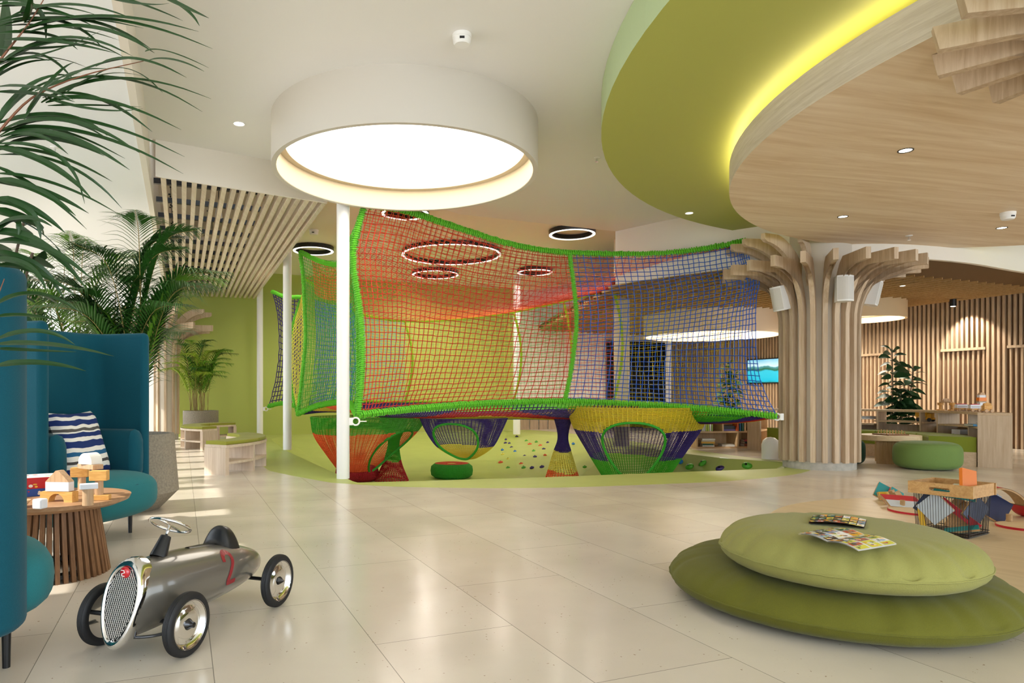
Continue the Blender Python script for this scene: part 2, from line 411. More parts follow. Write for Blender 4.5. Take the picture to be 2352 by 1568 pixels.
# left window wall along D1
def WX(Y): return -3.35-.397*Y
glass=bpy.data.materials.new('window_glass'); glass.use_nodes=True; nt=glass.node_tree
for x in list(nt.nodes): nt.nodes.remove(x)
o_=nt.nodes.new('ShaderNodeOutputMaterial'); tr=nt.nodes.new('ShaderNodeBsdfTransparent'); gl=nt.nodes.new('ShaderNodeBsdfGlossy'); gl.inputs['Roughness'].default_value=.02
fr=nt.nodes.new('ShaderNodeFresnel'); mx=nt.nodes.new('ShaderNodeMixShader'); nt.links.new(fr.outputs[0],mx.inputs[0]); nt.links.new(tr.outputs[0],mx.inputs[1]); nt.links.new(gl.outputs[0],mx.inputs[2]); nt.links.new(mx.outputs[0],o_.inputs[0])
MULL=mat('window_mullion','F2F2F0',.5)
aD1=math.atan2(D1.y,D1.x)
wi=1
m=M(); m.prism([(WX(-4),-4),(WX(2.1),2.1),(WX(2.1)-.2,2.1),(WX(-4)-.2,-4)],0,3.27); struct('wall_left',m,WHITE)
for k in range(5):
    Ya=2.1+k*2.7; Yb=Ya+2.7; Ym=(Ya+Yb)/2; Lw=2.7/.929
    m=M(); m.box((WX(Ym),Ym,1.65),(Lw,.012,3.2),rz=aD1)
    g=struct('window_%d'%(10+k),m,glass)
    m=M()
    for yy in (Ya,Ya+.9,Ya+1.8): m.box((WX(yy),yy,1.63),(.20,.18,3.27),rz=aD1)
    for zz in (.05,2.35,3.22): m.box((WX(Ym),Ym,zz),(Lw,.12,.1),rz=aD1)
    ob('window_frame',m,MULL,parent=g)
# far end of the window bay: pale wall with a brownish door leaf
m=M(); m.prism([(-12,16.4),(-6.62,15.72),(-6.62,15.9),(-12,16.6)],0,3.3); struct('wall_back',m,WHITE)
m=M(); m.prism([(-7.7,11.0),(-6.75,11.0),(-6.75,11.12),(-7.7,11.12)],0,2.75)
struct('wall_left',m,mat('taupe_panel','8B7468',.6))
# ================= CANOPY, LAMPS, COLUMNS =================
def disc(c,r,z0,z1,n=128,mi=None,hole=0):
    m=M(); 
    if hole: m.lathe([(hole,z0),(r,z0),(r,z1),(hole,z1),(hole,z0)],n,(c[0],c[1],0))
    else: m.lathe([(0,z0),(r,z0),(r,z1),(0,z1)],n,(c[0],c[1],0),mi=[0,1,0] if mi else None)
    return m
GC=(6.67,4.90); WC=(6.525,5.097)
GREENC=mat('green_canopy_paint','B2B65C',.5,spec=.3)
GREENR=mat('green_rim_paint','BDD0A0',.5,spec=.3)
g=ob('ceiling_canopy',disc(GC,5.415,3.366,HC-.002,mi=1),[GREENC,GREENR]); tag(g,'large round olive green ceiling disc with pale green rim, above the wooden disc','ceiling canopy')
CW=wood('canopy_oak','FCE9CC','DFC199',-.25,.28); CR=wood('canopy_rim','E8DCCB','CBBBA6','h',.8)
root=T('ceiling_canopy','large round oak veneered disc hung under the green disc, glowing around its edge','ceiling canopy',(WC[0],WC[1],3.0))
ob('panel',disc(WC,4.05,3.0,3.25,mi=1),[CW,CR],root)
m=M(); m.lathe([(3.3,3.25),(3.35,3.25),(3.35,3.366),(3.3,3.366)],48,(WC[0],WC[1],0)); ob('hanger_ring',m,BLACK,root)
COVE=mat('cove_light','FFF2C8',.5,emit=COVE_E)
m=M(); m.lathe([(3.96,3.252),(4.01,3.252),(4.01,3.27),(3.96,3.27),(3.96,3.252)],128,(WC[0],WC[1],0)); ob('light_strip',m,COVE,root)
# drum lamps
DIFF=mat('lamp_diffuser','FFF8EC',.5,emit=DRUM_E)
def drum(c,r,z0,z1,label,wall=.045,lip=.17,par=None,col=None,dif=None,pw=0):
    t=T('drum_lamp',label,'ceiling lamp',(c[0],c[1],z0),group=None)
    m=M(); m.lathe([(r,z0),(r,z1),(r-wall,z1),(r-wall,z0),(r,z0)],96,(c[0],c[1],0)); ob('drum',m,col or mat('drum_white','D4CDC1',.5),t,smooth=True,auto=30)
    m=M(); m.lathe([(r-wall,z0+lip),(r-wall-.08,z0+lip),(r-wall-.08,z0+lip+.03),(r-wall,z0+lip+.03)],96,(c[0],c[1],0)); ob('inner_lip',m,mat('lip_beige','CDBFA6',.6),t)
    m=M(); m.lathe([(r-wall-.001,z0+.004),(r-wall-.004,z0+.004),(r-wall-.004,z0+lip),(r-wall-.001,z0+lip)],96,(c[0],c[1],0)); ob('inner_lining',m,mat('lining_beige','D8C6A6',.6),t,smooth=True,auto=30)
    m=M(); m.lathe([(0,z0+lip+.012),(r-wall-.08,z0+lip+.012),(r-wall-.08,z0+lip+.03),(0,z0+lip+.03)],64,(c[0],c[1],0)); ob('diffuser',m,DIFF if dif is None else mat('soft_diffuser','FFF8EC',.5,emit=dif),t)
    if pw:
        l=bpy.data.lights.new('lamp_light','AREA'); l.shape='DISK'; l.size=(r-.15)*2; l.energy=pw; l.color=(1,.9,.75); lo=bpy.data.objects.new('lamp_light',l); SC.collection.objects.link(lo); lo.location=(c[0],c[1],z0+lip-.002); lo.parent=t; lo.matrix_parent_inverse=wm(t).inverted()
    return t
drum((-.427,6.77),1.32,3.212,HC,'huge white drum lamp on the ceiling in front of the white pillars',lip=.23)
TAN=mat('tan_drum','D9BE93',.6)
drum((8.28,13.5),.80,2.50,2.86,'cream drum lamp right of the tree column, by the slatted wall',lip=.13,col=TAN,pw=110)
drum((6.1,15.6),1.5,2.35,2.86,'wide cream drum lamp behind the blue net, left of the tree column',lip=.42,dif=2.0,pw=170,col=mat('beige_drum','E3D2B8',.6))
# ring lamps
RING=mat('ring_diffuser','FFF4E0',.5,emit=RING_E)
def ringl(c,r,z,label,w=.075,h=.09):
    t=T('ring_lamp',label,'ceiling lamp',(*c,z),group=None)
    m=M(); m.lathe([(r,z+.012),(r,z+h),(r-w,z+h),(r-w,z+.012),(r-.004,z+.012),(r,z+.012)],72,(*c,0)); ob('housing',m,BLACK,t,smooth=True,auto=30)
    m=M(); m.lathe([(r-.006,z+.004),(r-.006,z+.012),(r-w+.025,z+.012),(r-w+.025,z+.004),(r-.006,z+.004)],72,(*c,0)); ob('diffuser',m,RING,t)
    for a in (0,2.1,4.2):
        l=bpy.data.lights.new('lamp_light','SPOT'); l.energy=max(34,85*r); l.spot_size=R(165); l.spot_blend=.5; l.shadow_soft_size=.03; l.color=(1,.92,.8); lo=bpy.data.objects.new('lamp_light',l); SC.collection.objects.link(lo); lo.location=(c[0]+(r-w/2)*cos(a),c[1]+(r-w/2)*sin(a),z-.01); lo.parent=t; lo.matrix_parent_inverse=wm(t).inverted()
    for a in (.4,2.5,4.6): m=M(); m.cyl((c[0]+(r-w/2)*cos(a),c[1]+(r-w/2)*sin(a),z+h),.006,HB-z-h,6); ob('bracket',m,BLACK,t)
ringl((2.25,12.2),.42,3.90,'black ring lamp above the top rope of the net, nearest the green disc')
ringl((-2.74,13.6),.41,3.90,'black ring lamp between the white pillars, left of the net')
ringl((-.70,10.8),.386,3.90,'black ring lamp half hidden under the rim of the huge drum lamp')
ringl((.06,14.0),1.04,3.90,'largest black ring lamp, seen through the red net')
ringl((-.32,16.3),.57,3.90,'small black ring lamp by the green wall, seen through the red net left of centre')
ringl((2.06,16.0),.42,3.90,'small black ring lamp seen through the right part of the red net')
# recessed downlights
SPOT=mat('downlight_glow','FFF6E6',.5,emit=12)
def downlight(p,r,rim,label,power=25):
    t=T('downlight',label,'downlight',p)
    m=M(); m.lathe([(r*.8,-.004),(r,-.006),(r,0),(r*.8,0),(r*.8,-.004)],24,p); ob('bezel',m,rim,t)
    m=M(); m.lathe([(0,-.002),(r*.8,-.002),(r*.8,0),(0,0)],24,p); ob('lens',m,SPOT,t)
    l=bpy.data.lights.new('lamp_light','SPOT'); l.energy=power; l.spot_size=R(95); l.spot_blend=.6; l.shadow_soft_size=.06; l.color=(1,.9,.76)
    lo=bpy.data.objects.new('lamp_light',l); SC.collection.objects.link(lo); lo.location=(p[0],p[1],p[2]-.03); 
    lo.parent=t; lo.matrix_parent_inverse=wm(t).inverted()
def ceilpt(px,py,z): Y=FPX*(z-EYE)/(HY-py); return ((px-CX)/FPX*Y,Y,z)
WR=mat('white_trim','F4F2EE',.4)
downlight(ceilpt(549,284,HC),.062,WR,'white recessed downlight in the main ceiling left of the drum lamp')
downlight(ceilpt(1583,489,3.366),.055,WR,'white recessed downlight in the green disc')
downlight(ceilpt(2080,345,3.0),.058,BLACK,'black rimmed downlight in the oak disc, nearest of three')
downlight(ceilpt(1936,497,3.0),.055,BLACK,'black rimmed downlight in the oak disc above the tree column')
downlight(ceilpt(2301,523,3.0),.058,BLACK,'black rimmed downlight in the oak disc at the right edge, under the smoke detector')
downlight(ceilpt(2073,656,2.835),.045,WR,'tiny downlight in the woven slat ceiling above the rubber plant')
# spotlights washing the slatted wall
for i,(px,Yy,lab) in enumerate(((2190,12.9,'black cylinder spotlight at the top of the slatted wall, above the toy train'),(1850,15.5,'black cylinder spotlight at the top of the slatted wall, behind the tree column'))):
    x=(px-CX)/FPX*Yy; x=min(x,rightX(Yy)-.45); t=T('ceiling_spotlight',lab,'spotlight',(x,Yy,2.835))
    m=M(); m.cyl((x,Yy,2.70),.055,.135,20); ob('body',m,BLACK,t); m=M(); m.cyl((x,Yy,2.695),.04,.004,16); ob('lens',m,SPOT,t)
    l=bpy.data.lights.new('spot','SPOT'); l.energy=160; l.spot_size=R(85); l.spot_blend=.4; l.shadow_soft_size=.04; l.color=(1,.90,.76)
    lo=bpy.data.objects.new('lamp_light',l); SC.collection.objects.link(lo); lo.location=(x,Yy,2.68)
    d=Vector((.55,.1,-1)); lo.rotation_euler=d.to_track_quat('-Z','Y').to_euler(); lo.parent=t; lo.matrix_parent_inverse=wm(t).inverted()
# smoke detectors, sprinklers
def smoke(p,r,label):
    t=T('smoke_detector',label,'smoke detector',p)
    m=M(); m.lathe([(0,-.075*r/.07),(r*.75,-.075*r/.07),(r*.92,-.06*r/.07),(r*.95,-.03),(r,-.028),(r,0),(0,0)],28,p); ob('housing',m,WR,t,smooth=True,auto=35)
    m=M(); m.box((p[0],p[1]-r*.9,p[2]-.05*r/.07),(r*.5,.012,.016)); ob('vent',m,DARKP,t)
smoke(ceilpt(1061,80,HC),.072,'white smoke detector on the main ceiling above the huge drum lamp')
smoke(ceilpt(721,528,HB),.085,'white smoke detector on the back ceiling above the ring lamp')
smoke(ceilpt(2315,488,3.0),.072,'white smoke detector under the oak disc at the right')
def sprinkler(p,label,s=1):
    t=T('sprinkler',label,'sprinkler',p); m=M(); m.lathe([(0,-.008),(.03*s,-.006),(.035*s,0),(0,0)],16,p); ob('rose',m,WR,t)
    m=M(); m.cyl((p[0],p[1],p[2]-.045*s),.007*s,.045*s,8); m.box((p[0]-.012*s,p[1],p[2]-.03*s),(.004,.004,.03*s)); m.box((p[0]+.012*s,p[1],p[2]-.03*s),(.004,.004,.03*s)); m.cyl((p[0],p[1],p[2]-.048*s),.018*s,.003,12); ob('nozzle',m,CHROME,t)
sprinkler(ceilpt(2088,541,3.0),'small sprinkler under the oak disc near its far edge',1.2)
sprinkler(ceilpt(125,338,3.27),'small sprinkler in the bright left ceiling among the palm leaves')
sprinkler(ceilpt(1371,362,HC),'small sprinkler in the main ceiling beside the green disc')
# slatted ceiling raft
t=T('slatted_ceiling','oak batten ceiling raft with black rails, above the far end by the windows','slatted ceiling',(-4.2,11.5,3.3))
d1=Vector((-.369,.929,0)); d2=Vector((.929,.369,0)); A=Vector((*pA,0)); B=Vector((*pB,0))
SL=wood('pale_batten','E4D8C4','CDBBA0','y',.8)
for i in range(18):
    p=A.lerp(B,(i+.35)/17.6)+Vector((0.02,.05,0)); ye=backY(p.x-.397*9)-.25; q=p+d1*((ye-p.y)/.929)
    c=(p+q)/2; m=M(); m.box((c.x,c.y,3.345),((q-p).length,.05,.09),rz=math.atan2(d1.y,d1.x)); ob('slat',m,SL,t)
for k in range(13):
    Yr=7.62+k*.72; x0=leftX(Yr)-.25+.12; 
    p=Vector((leftX(Yr)+.02,Yr,0)); q=p+d2*1.28; c=(p+q)/2
    if backY(p.x)-.3<Yr: continue
    m=M(); m.box((c.x,c.y,3.43),((q-p).length,.05,.06),rz=math.atan2(d2.y,d2.x)); ob('rail',m,BLACK,t)
m=M(); a_=Vector((leftX(11.6),11.6,0)); c=a_+d2*.75; m.box((c.x,c.y,3.72),(1.5,.35,.04),rz=math.atan2(d2.y,d2.x)); ob('duct',m,WR,t)
for i,(px,py) in enumerate(((502,500),(487,573),(476,623),(468,662))):
    p=Vector(ceilpt(px,py,3.4)); s=T('track_spotlight',['white conical spotlight between the ceiling battens, nearest','second nearest white spotlight between the ceiling battens','third white spotlight between the ceiling battens','farthest white spotlight between the ceiling battens, by the green wall'][i],'spotlight',p,group='white spotlights between the ceiling battens')
    m=M(); m.lathe([(0,0),(.05,0),(.03,.16),(0,.16)],16,p); ob('shade',m,WR,s,smooth=True,auto=40); m=M(); m.cyl((p.x,p.y,p.z+.16),.006,HB-p.z-.16,6); ob('rod',m,BLACK,s)
# garlands of wires with hooks above the battens
for j,(f,lab) in enumerate(((.07,'dark trailing garland above the ceiling battens, leftmost'),(.33,'dark trailing garland above the ceiling battens, further right'))):
    m=M(); p=A.lerp(B,f)
    for k in range(40):
        q=p+d1*(.3+k*.11); m.ell((q.x+rnd.uniform(-.02,.02),q.y,3.5+.05*sin(k*1.3)),(.012,.012,.012),6,4)
    m.tube([(p+d1*(.3+k*.11)+Vector((0,0,3.5+.04*sin(k)))) for k in range(40)],.004,4)
    tag(ob('garland',m,BLACK),lab,'garland')
# white round pillars
def pillar(px,py,r,label,zt=HB,dy=0):
    p=gr(px,py); p.y+=r; p.x*= (p.y)/(p.y-r)
    m=M(); m.lathe([(0,0),(r,0),(r,zt),(0,zt)],32,(p.x,p.y,0)); tag(ob('pillar',m,mat('pillar_white','EFEDEA',.35),smooth=True,auto=40),label,'pillar',None); return p
P1=pillar(788,1100,.077,'white round pillar nearest the camera, at the front left corner of the net')
P2=pillar(660,1033,.077,'white round pillar second from the camera, left of the net')
P3=pillar(597,1003,.072,'thin white round pillar by the green wall, left of the purple net')
P4=Vector((1.72,16.9,0)); m=M(); m.lathe([(0,0),(.09,0),(.09,HB),(0,HB)],24,P4); tag(ob('pillar',m,MC['pillar_white'],smooth=True,auto=40),'white round pillar behind the net, at the right end of the green wall','pillar')
P5=Vector(((1428-CX)/FPX*13.0,13.0,0)); m=M(); m.lathe([(0,0),(.15,0),(.15,HB),(0,HB)],24,P5); tag(ob('pillar',m,mat('pillar_stone','CFC3AC',.5),smooth=True,auto=40),'beige round pillar seen through the blue net','pillar')
# tree columns
TW=wood('tree_oak','D9C4A8','B89C7C','z',.8); TWX=wood('tree_arm_oak','D9C4A8','B89C7C','x',.8)
def treecol(c,r,n,label,z_top,arm_z,arm_r,zb=.1,upper=True,ph=0,lim=None,h_arm=.14,bh=.62,bo=.26):
    t=T('tree_column',label,'tree column',(c[0],c[1],0))
    m=M(); m.lathe([(0,0),(r*.9,0),(r*.9,zb+.01),(0,zb+.01)],48,(c[0],c[1],0)); ob('plinth',m,mat('column_stone','B3AEA2',.7,noise_amt=.2,nscale=15),t,smooth=True,auto=40)
    m=M(); m.lathe([(0,zb),(r*.84,zb),(r*.84,z_top),(0,z_top)],48,(c[0],c[1],0)); ob('core',m,mat('column_core','C9BFAF',.6),t,smooth=True,auto=40)
    for i in range(n):
        a=2*PI*i/n+ph; rr0=r;  e=Vector((cos(a),sin(a),0)); s_=Vector((-sin(a),cos(a),0)); w=.06 if n>20 else .045
        low=(i%2==0) or not upper
        zt=arm_z+h_arm if low else arm_z+.36
        reach=arm_r if low else arm_r*.95
        if lim:
            while reach>r+.1 and lim(c[0]+e.x*reach,c[1]+e.y*reach) and not low: reach-=.05
            if not low and reach<=r+.15: continue
        # side profile in (radial, z)
        z0=zb if low else arm_z-.55; zc=arm_z-bh; sv=r; r=r if low else r-.12; prof_o=[]; prof_i=[]
        K=8
        if low:
            # straight up, gentle outward bend, then a horizontal arm
            o_=[(r,z0),(r,zc)]+[(r+bo*(k/K)**2,zc+(arm_z-zc)*(k/K)) for k in range(1,K+1)]+[(reach,arm_z),(reach,arm_z+h_arm)]
            i_=[(r-.09,z0),(r-.09,zc)]+[(r-.09+bo*(k/K)**2,zc+(arm_z+h_arm-zc)*(k/K)) for k in range(1,K+1)]+[(r+.2,arm_z+h_arm)]
        else:
            o_=[(r,z0),(r,zc)]+[(r+(reach-r)*(1-cos(PI/2*k/K))**.9,zc+(zt-zc)*sin(PI/2*k/K)**.8) for k in range(1,K+1)]+[(reach,zt+.1)]
            i_=[(r-.09,z0),(r-.09,zc+.1)]+[(max(r-.09,r-.13+(reach-r)*(1-cos(PI/2*k/K))**.9),zc+.12+(zt-zc)*sin(PI/2*k/K)**.8) for k in range(1,K)]
        m=M(); loop=o_+i_[::-1]
        # build strips between outer and inner curves
        N=max(len(o_),len(i_))
        def rs(P): 
            f=cr_lin(P); return [f(k/(N*2-1)) for k in range(N*2)]
        oo=rs(o_); ii=rs(i_)
        vs=[]
        for (ro,zo),(ri,zi) in zip(oo,ii):
            for rr,zz in ((ro,zo),(ri,zi)):
                for sg in(-1,1): vs.append((c[0]+e.x*rr+s_.x*w/2*sg,c[1]+e.y*rr+s_.y*w/2*sg,zz))
        k2=len(oo); fs=[]
        for q in range(k2-1):
            b=q*4; fs+=[(b,b+1,b+5,b+4),(b+2,b+6,b+7,b+3),(b,b+4,b+6,b+2),(b+1,b+3,b+7,b+5)]
        fs+=[(0,2,3,1),((k2-1)*4,(k2-1)*4+1,(k2-1)*4+3,(k2-1)*4+2)]
        m.add(vs,fs); ob('slat',m,TW,t); r=sv
    return t
def cr_lin(P):
    L=[0]
    for p,q in zip(P,P[1:]): L.append(L[-1]+math.hypot(q[0]-p[0],q[1]-p[1]))
    def f(t):
        x=t*L[-1]
        for i in range(len(P)-1):
            if x<=L[i+1]+1e-9:
                k=(x-L[i])/max(1e-9,L[i+1]-L[i]); return (P[i][0]*(1-k)+P[i+1][0]*k,P[i][1]*(1-k)+P[i+1][1]*k)
        return P[-1]
    return f
TC=(5.11,9.25)
treecol(TC,.5,44,'oak slatted tree column with branching arms in the middle right of the room',3.5,2.63,1.24,upper=True,ph=.07,lim=lambda x,y: math.hypot(x-WC[0],y-WC[1])<4.1)
treecol((3.8,3.05),.5,22,'second oak tree column outside the frame, only its arm ends under the oak disc showing',2.99,2.865,1.31,upper=False,ph=.084,h_arm=.13,bh=.16,bo=.05)
treecol((-6.3,15.0),.27,18,'slim oak tree column at the left end of the green wall',3.3,2.42,1.0,upper=True,ph=.1,zb=.12)
# loudspeakers on the tree column
SPK=mat('speaker_white','E9E7E2',.4); SPG=mat('speaker_grille','CFCBC2',.6)
def speaker(c,d,z,label,tilt=0):
    d=Vector((d[0],d[1],0)).normalized(); p=Vector((c[0],c[1],0))+d*.66; p.z=z
    t=T('loudspeaker',label,'loudspeaker',p)
    rot=Matrix.Rotation(math.atan2(d.y,d.x)-PI/2,3,'Z')@Matrix.Rotation(R(-tilt),3,'X')   # local +y faces outward
    x=rot.to_4x4(); x.translation=p; m=M(x)
    W_,H_=.21,.33
    # wedge housing: flat back, convex front
    vs=[];K=8
    for zz in(-H_/2,H_/2):
        vs+=[(-W_*.3,-.13,zz),(W_*.3,-.13,zz)]+[(W_/2-W_*k/K,.02+.05*sin(PI*k/K),zz) for k in range(K+1)]
    n=K+3; fs=[tuple(range(n)),tuple(range(n,2*n))[::-1]]+[(i,n+i,n+(i+1)%n,(i+1)%n) for i in range(n)]
    m.add(vs,fs); ob('housing',m,SPK,t)
    m=M(x); vs=[]
    for zz in(-H_/2+.02,H_/2-.02): vs+=[(W_/2*.96-W_*.96*k/K,.024+.052*sin(PI*k/K),zz) for k in range(K+1)]
    n=K+1; m.add(vs,[(i,n+i,n+i+1,i+1) for i in range(K)]); ob('grille',m,SPG,t)
    m=M(x); m.box((0,-.16,0),(.04,.08,.05)); ob('bracket',m,BLACK,t)
speaker(TC,(-.05,-1),2.36,'white loudspeaker on the front of the tree column')
speaker(TC,(-.97,-.24),2.30,'white loudspeaker on the left side of the tree column',tilt=12)
speaker(TC,(.93,-.36),2.36,'white loudspeaker on the right side of the tree column',tilt=12)
# ================= CLIMBING NET =================
def weave(m,fn,nu,nv,r,su=None,sv=None,knot=0,mi=None,skip=None,side=3,jit=0):
    su=su or nv; sv=sv or nu
    def seg(pts,mat_):
        if len(pts)>1: m.tube(pts,r,side,mi=mat_,cap=False)
    for i in range(nu+1):
        u=i/nu; run=[]; cur=None
        for j in range(su+1):
            v=j/su; mm=mi(u,min(max(v,0),1)) if callable(mi) else (mi or 0)
            sk=skip and skip(u,v)
            p=fn(u,v)
            if jit: p=p+Vector((noise.noise(p*9),noise.noise(p*9+Vector((7,0,0))),noise.noise(p*9+Vector((0,9,0)))))*jit
            if sk: seg(run,cur); run=[]; cur=None; continue
            if cur is not None and mm!=cur: run.append(p); seg(run,cur); run=[p]; cur=mm; continue
            run.append(p); cur=mm
        seg(run,cur)
    for j in range(nv+1):
        v=j/nv; run=[]; cur=None
        for i in range(sv+1):
            u=i/sv; mm=mi(min(max(u,0),1),v) if callable(mi) else (mi or 0)
            sk=skip and skip(u,v)
            p=fn(u,v)
            if jit: p=p+Vector((noise.noise(p*9),noise.noise(p*9+Vector((7,0,0))),noise.noise(p*9+Vector((0,9,0)))))*jit
            if sk: seg(run,cur); run=[]; cur=None; continue
            if cur is not None and mm!=cur: run.append(p); seg(run,cur); run=[p]; cur=mm; continue
            run.append(p); cur=mm
        seg(run,cur)
    if knot:
        for i in range(nu+1):
            for j in range(nv+1):
                u,v=i/nu,j/nv
                if skip and skip(u,v): continue
                p=fn(u,v)
                if jit: p=p+Vector((noise.noise(p*9),noise.noise(p*9+Vector((7,0,0))),noise.noise(p*9+Vector((0,9,0)))))*jit
                k=knot; mm=mi(u,v) if callable(mi) else (mi or 0)
                m.add([p+Vector(q)*k for q in((1,0,0),(-1,0,0),(0,1,0),(0,-1,0),(0,0,1),(0,0,-1))],[(0,2,4),(2,1,4),(1,3,4),(3,0,4),(2,0,5),(1,2,5),(3,1,5),(0,3,5)],mm)
def coil(m,P,R_=.026,r=.012,pitch=.02,fn=None):
    pitch*=1.35; r*=.82; R_*=1.08
    # shaggy cord wound round an edge rope
    f=cr_fn(P) if fn is None else fn
    pts=[f(i/100) for i in range(101)]; L=[0]
    for p,q in zip(pts,pts[1:]): L.append(L[-1]+(q-p).length)
    tot=L[-1]; n=int(tot/pitch*7); out=[]; j=0
    for k in range(n+1):
        s=tot*k/n
        while j<99 and L[j+1]<s: j+=1
        x=(s-L[j])/max(1e-9,L[j+1]-L[j]); p=pts[j].lerp(pts[j+1],x); t=(pts[j+1]-pts[j]).normalized()
        a=t.cross(Vector((0,0,1))); a=a if a.length>.1 else t.cross(Vector((0,1,0))); a.normalize(); b=t.cross(a)
        th=2*PI*k/7; rr=R_*(1+.45*noise.noise(Vector((k*.37,s*8,0))))
        out.append(p+(a*cos(th)+b*sin(th))*rr)
    m.tube(out,r,4)
    m.tube(pts,R_*.72,6,mi=0)
LIME=mat('lime_rope','66C623',.75,sheen=.3); LIMEY=mat('yellow_green_rope','A6CF1C',.75)
REDN=mat('red_cord','C9321E',.7); BLUEN=mat('blue_cord','1F5CC0',.7); YELN=mat('yellow_cord','D6BE2C',.7); GRN=mat('green_cord','3FA31C',.7)
PURN=mat('purple_cord','35206E',.7); ORN=mat('orange_cord','F0662A',.7); TEAL=mat('teal_cord','176E86',.7); DRED=mat('crimson_cord','B5101E',.7); LBL=mat('light_blue_cord','4E9FD0',.7)
YL2=mat('pale_yellow_cord','E9DC5A',.7)
net=T('climbing_net','large multicoloured rope climbing net house stretched between pillars over the green pit','climbing net',(1,10,-.5))
# --- boundary curves ---
fb=[at(822,953,8.12),at(900,944,8.5),at(1000,934,9.1),at(1130,925,9.8),at(1300,921,10.3),at(1450,927,10.2),at(1560,934,9.9),at(1680,944,9.4),at(1785,956,9.0)]
ft=[at(838,470,8.12),at(925,482,8.4),at(1000,506,8.8),at(1080,532,9.2),at(1160,557,9.6),at(1240,573,9.9),at(1308,580,10.1),at(1420,583,10.2),at(1520,581,10.1),at(1600,573,9.9),at(1680,560,9.55),at(1712,553,9.4)]
Fb=cr_fn(fb); Ft=cr_fn(ft)
div=[at(1297,922,10.3),at(1310,860,10.25),at(1320,790,10.2),at(1324,730,10.15),at(1318,655,10.1),at(1308,581,10.1)]
lft=[at(822,953,8.12),at(828,900,8.15),at(832,830,8.25),at(830,750,8.3),at(822,680,8.25),at(813,620,8.2),at(813,560,8.12),at(838,470,8.12)]
rgt=[at(1785,956,9.0),at(1756,900,9.1),at(1740,840,9.2),at(1735,750,9.25),at(1737,690,9.25),at(1742,640,9.3),at(1722,600,9.35),at(1712,553,9.4)]
Dv=cr_fn(div); Lf=cr_fn(lft); Rg=cr_fn(rgt)
ub=.5; ut=6/11
s1=coons(lambda u:Fb(u*ub),lambda u:Ft(u*ut),Lf,Dv); s2=coons(lambda u:Fb(ub+u*(1-ub)),lambda u:Ft(ut+u*(1-ut)),Dv,Rg)
m=M(); weave(m,s1,40,32,.0060,knot=.0125,jit=.012); ob('net_panel',m,REDN,net,label='red net panel at the front left')
m=M(); weave(m,s2,33,34,.0062,knot=.0125,jit=.012); ob('net_panel',m,BLUEN,net,label='blue net panel at the front right')
def rope(P,label=None,R_=.026,r=.012,mt=None,pitch=.02,fn=None):
    m=M(); coil(m,P,R_,r,pitch,fn); return ob('edge_rope',m,mt or LIME,net,label=label)
rope(fb,R_=.036,r=.015,pitch=.026); rope(ft,R_=.034,r=.014,pitch=.026); rope(div,R_=.03); rope(lft,R_=.032); 
rope([at(838,470,8.12),at(822,520,8.2),at(808,560,8.6),at(812,620,8.7),at(822,700,8.6),at(824,800,8.5),at(824,900,8.4),at(818,950,8.3)],R_=.03)
# back boundary
bt=[at(700,640,12.6),at(770,688,13),at(835,722,13.4),at(930,737,13.9),at(1050,733,14),at(1180,716,14),at(1300,690,13.4),at(1410,664,12.4),at(1500,648,11.6),at(1600,613,10.6),at(1712,560,9.5)]
bb=[at(690,945,12.0),at(740,927,12.4),at(820,922,13),at(930,923,13.7),at(1050,923,13.9),at(1180,922,13.8),at(1300,921,13.2),at(1410,922,12.4),at(1500,925,11.6),at(1600,932,10.6),at(1690,945,9.8)]
Bt=cr_fn(bt); Bb=cr_fn(bb)
rope(bt,R_=.022,mt=LIMEY); rope(bb,R_=.022,mt=LIMEY)
# roof
tl=[at(700,578,12.0),at(750,598,11),at(800,598,9.6),at(838,470,8.12)]
Tl=cr_fn(tl)
lfr=[at(838,470,8.12),at(830,560,9.6),at(790,600,11),at(700,640,12.6)]
def sagf(S,d,ax=Vector((0,0,-1))): return lambda u,v: S(u,v)+ax*d*sin(PI*u)*sin(PI*v)
roof=sagf(coons(Ft,Bt,cr_fn(lfr),lambda v:Ft(1).lerp(Bt(1),v)),.12)
m=M(); weave(m,roof,72,46,.0048,jit=.01,mi=lambda u,v:(1 if noise.noise(Vector((u*3,v*3,3)))>.12 else (2 if noise.noise(Vector((u*5,v*4,9)))>.3 else 0)))
ob('roof_net',m,[REDN,ORN,mat('coral_cord','D9442C',.7)],net,label='red and orange roof net')
# back wall panels: blue, yellow, green, coral, yellow
segs=[(.0,.13,LBL,26,'fine green net panel at the back left',14,GRN),(.13,.30,LBL,30,'light blue net panel at the back',16,None),(.30,.50,YL2,26,'pale yellow net panel at the back',24,None),(.50,.595,GRN,30,'green net panel at the back',14,None),(.595,.70,mat('coral_red_cord','D8432E',.7),30,'coral net panel at the back right',14,None),(.70,1.0,YELN,26,'yellow net panel at the back right',26,None)]
for a_,b_,mt,nv,lab,nu,_ in segs:
    bow=.25
    S=(lambda a_,b_:(lambda u,v: Bb(a_+(b_-a_)*u).lerp(Bt(a_+(b_-a_)*u),v)+Vector((0,1,0))*.15*sin(PI*v)*sin(PI*u)))(a_,b_)
    m=M(); weave(m,S,nu,nv,.0040,jit=.01,mi=0); ob('net_panel',m,_ or mt,net,label=lab)
    if b_<.99:
        P=[Bb(b_).lerp(Bt(b_),k/6)+Vector((.16*sin(PI*k/6),0,0)) for k in range(7)]; rope(P,R_=.02,mt=LIMEY)
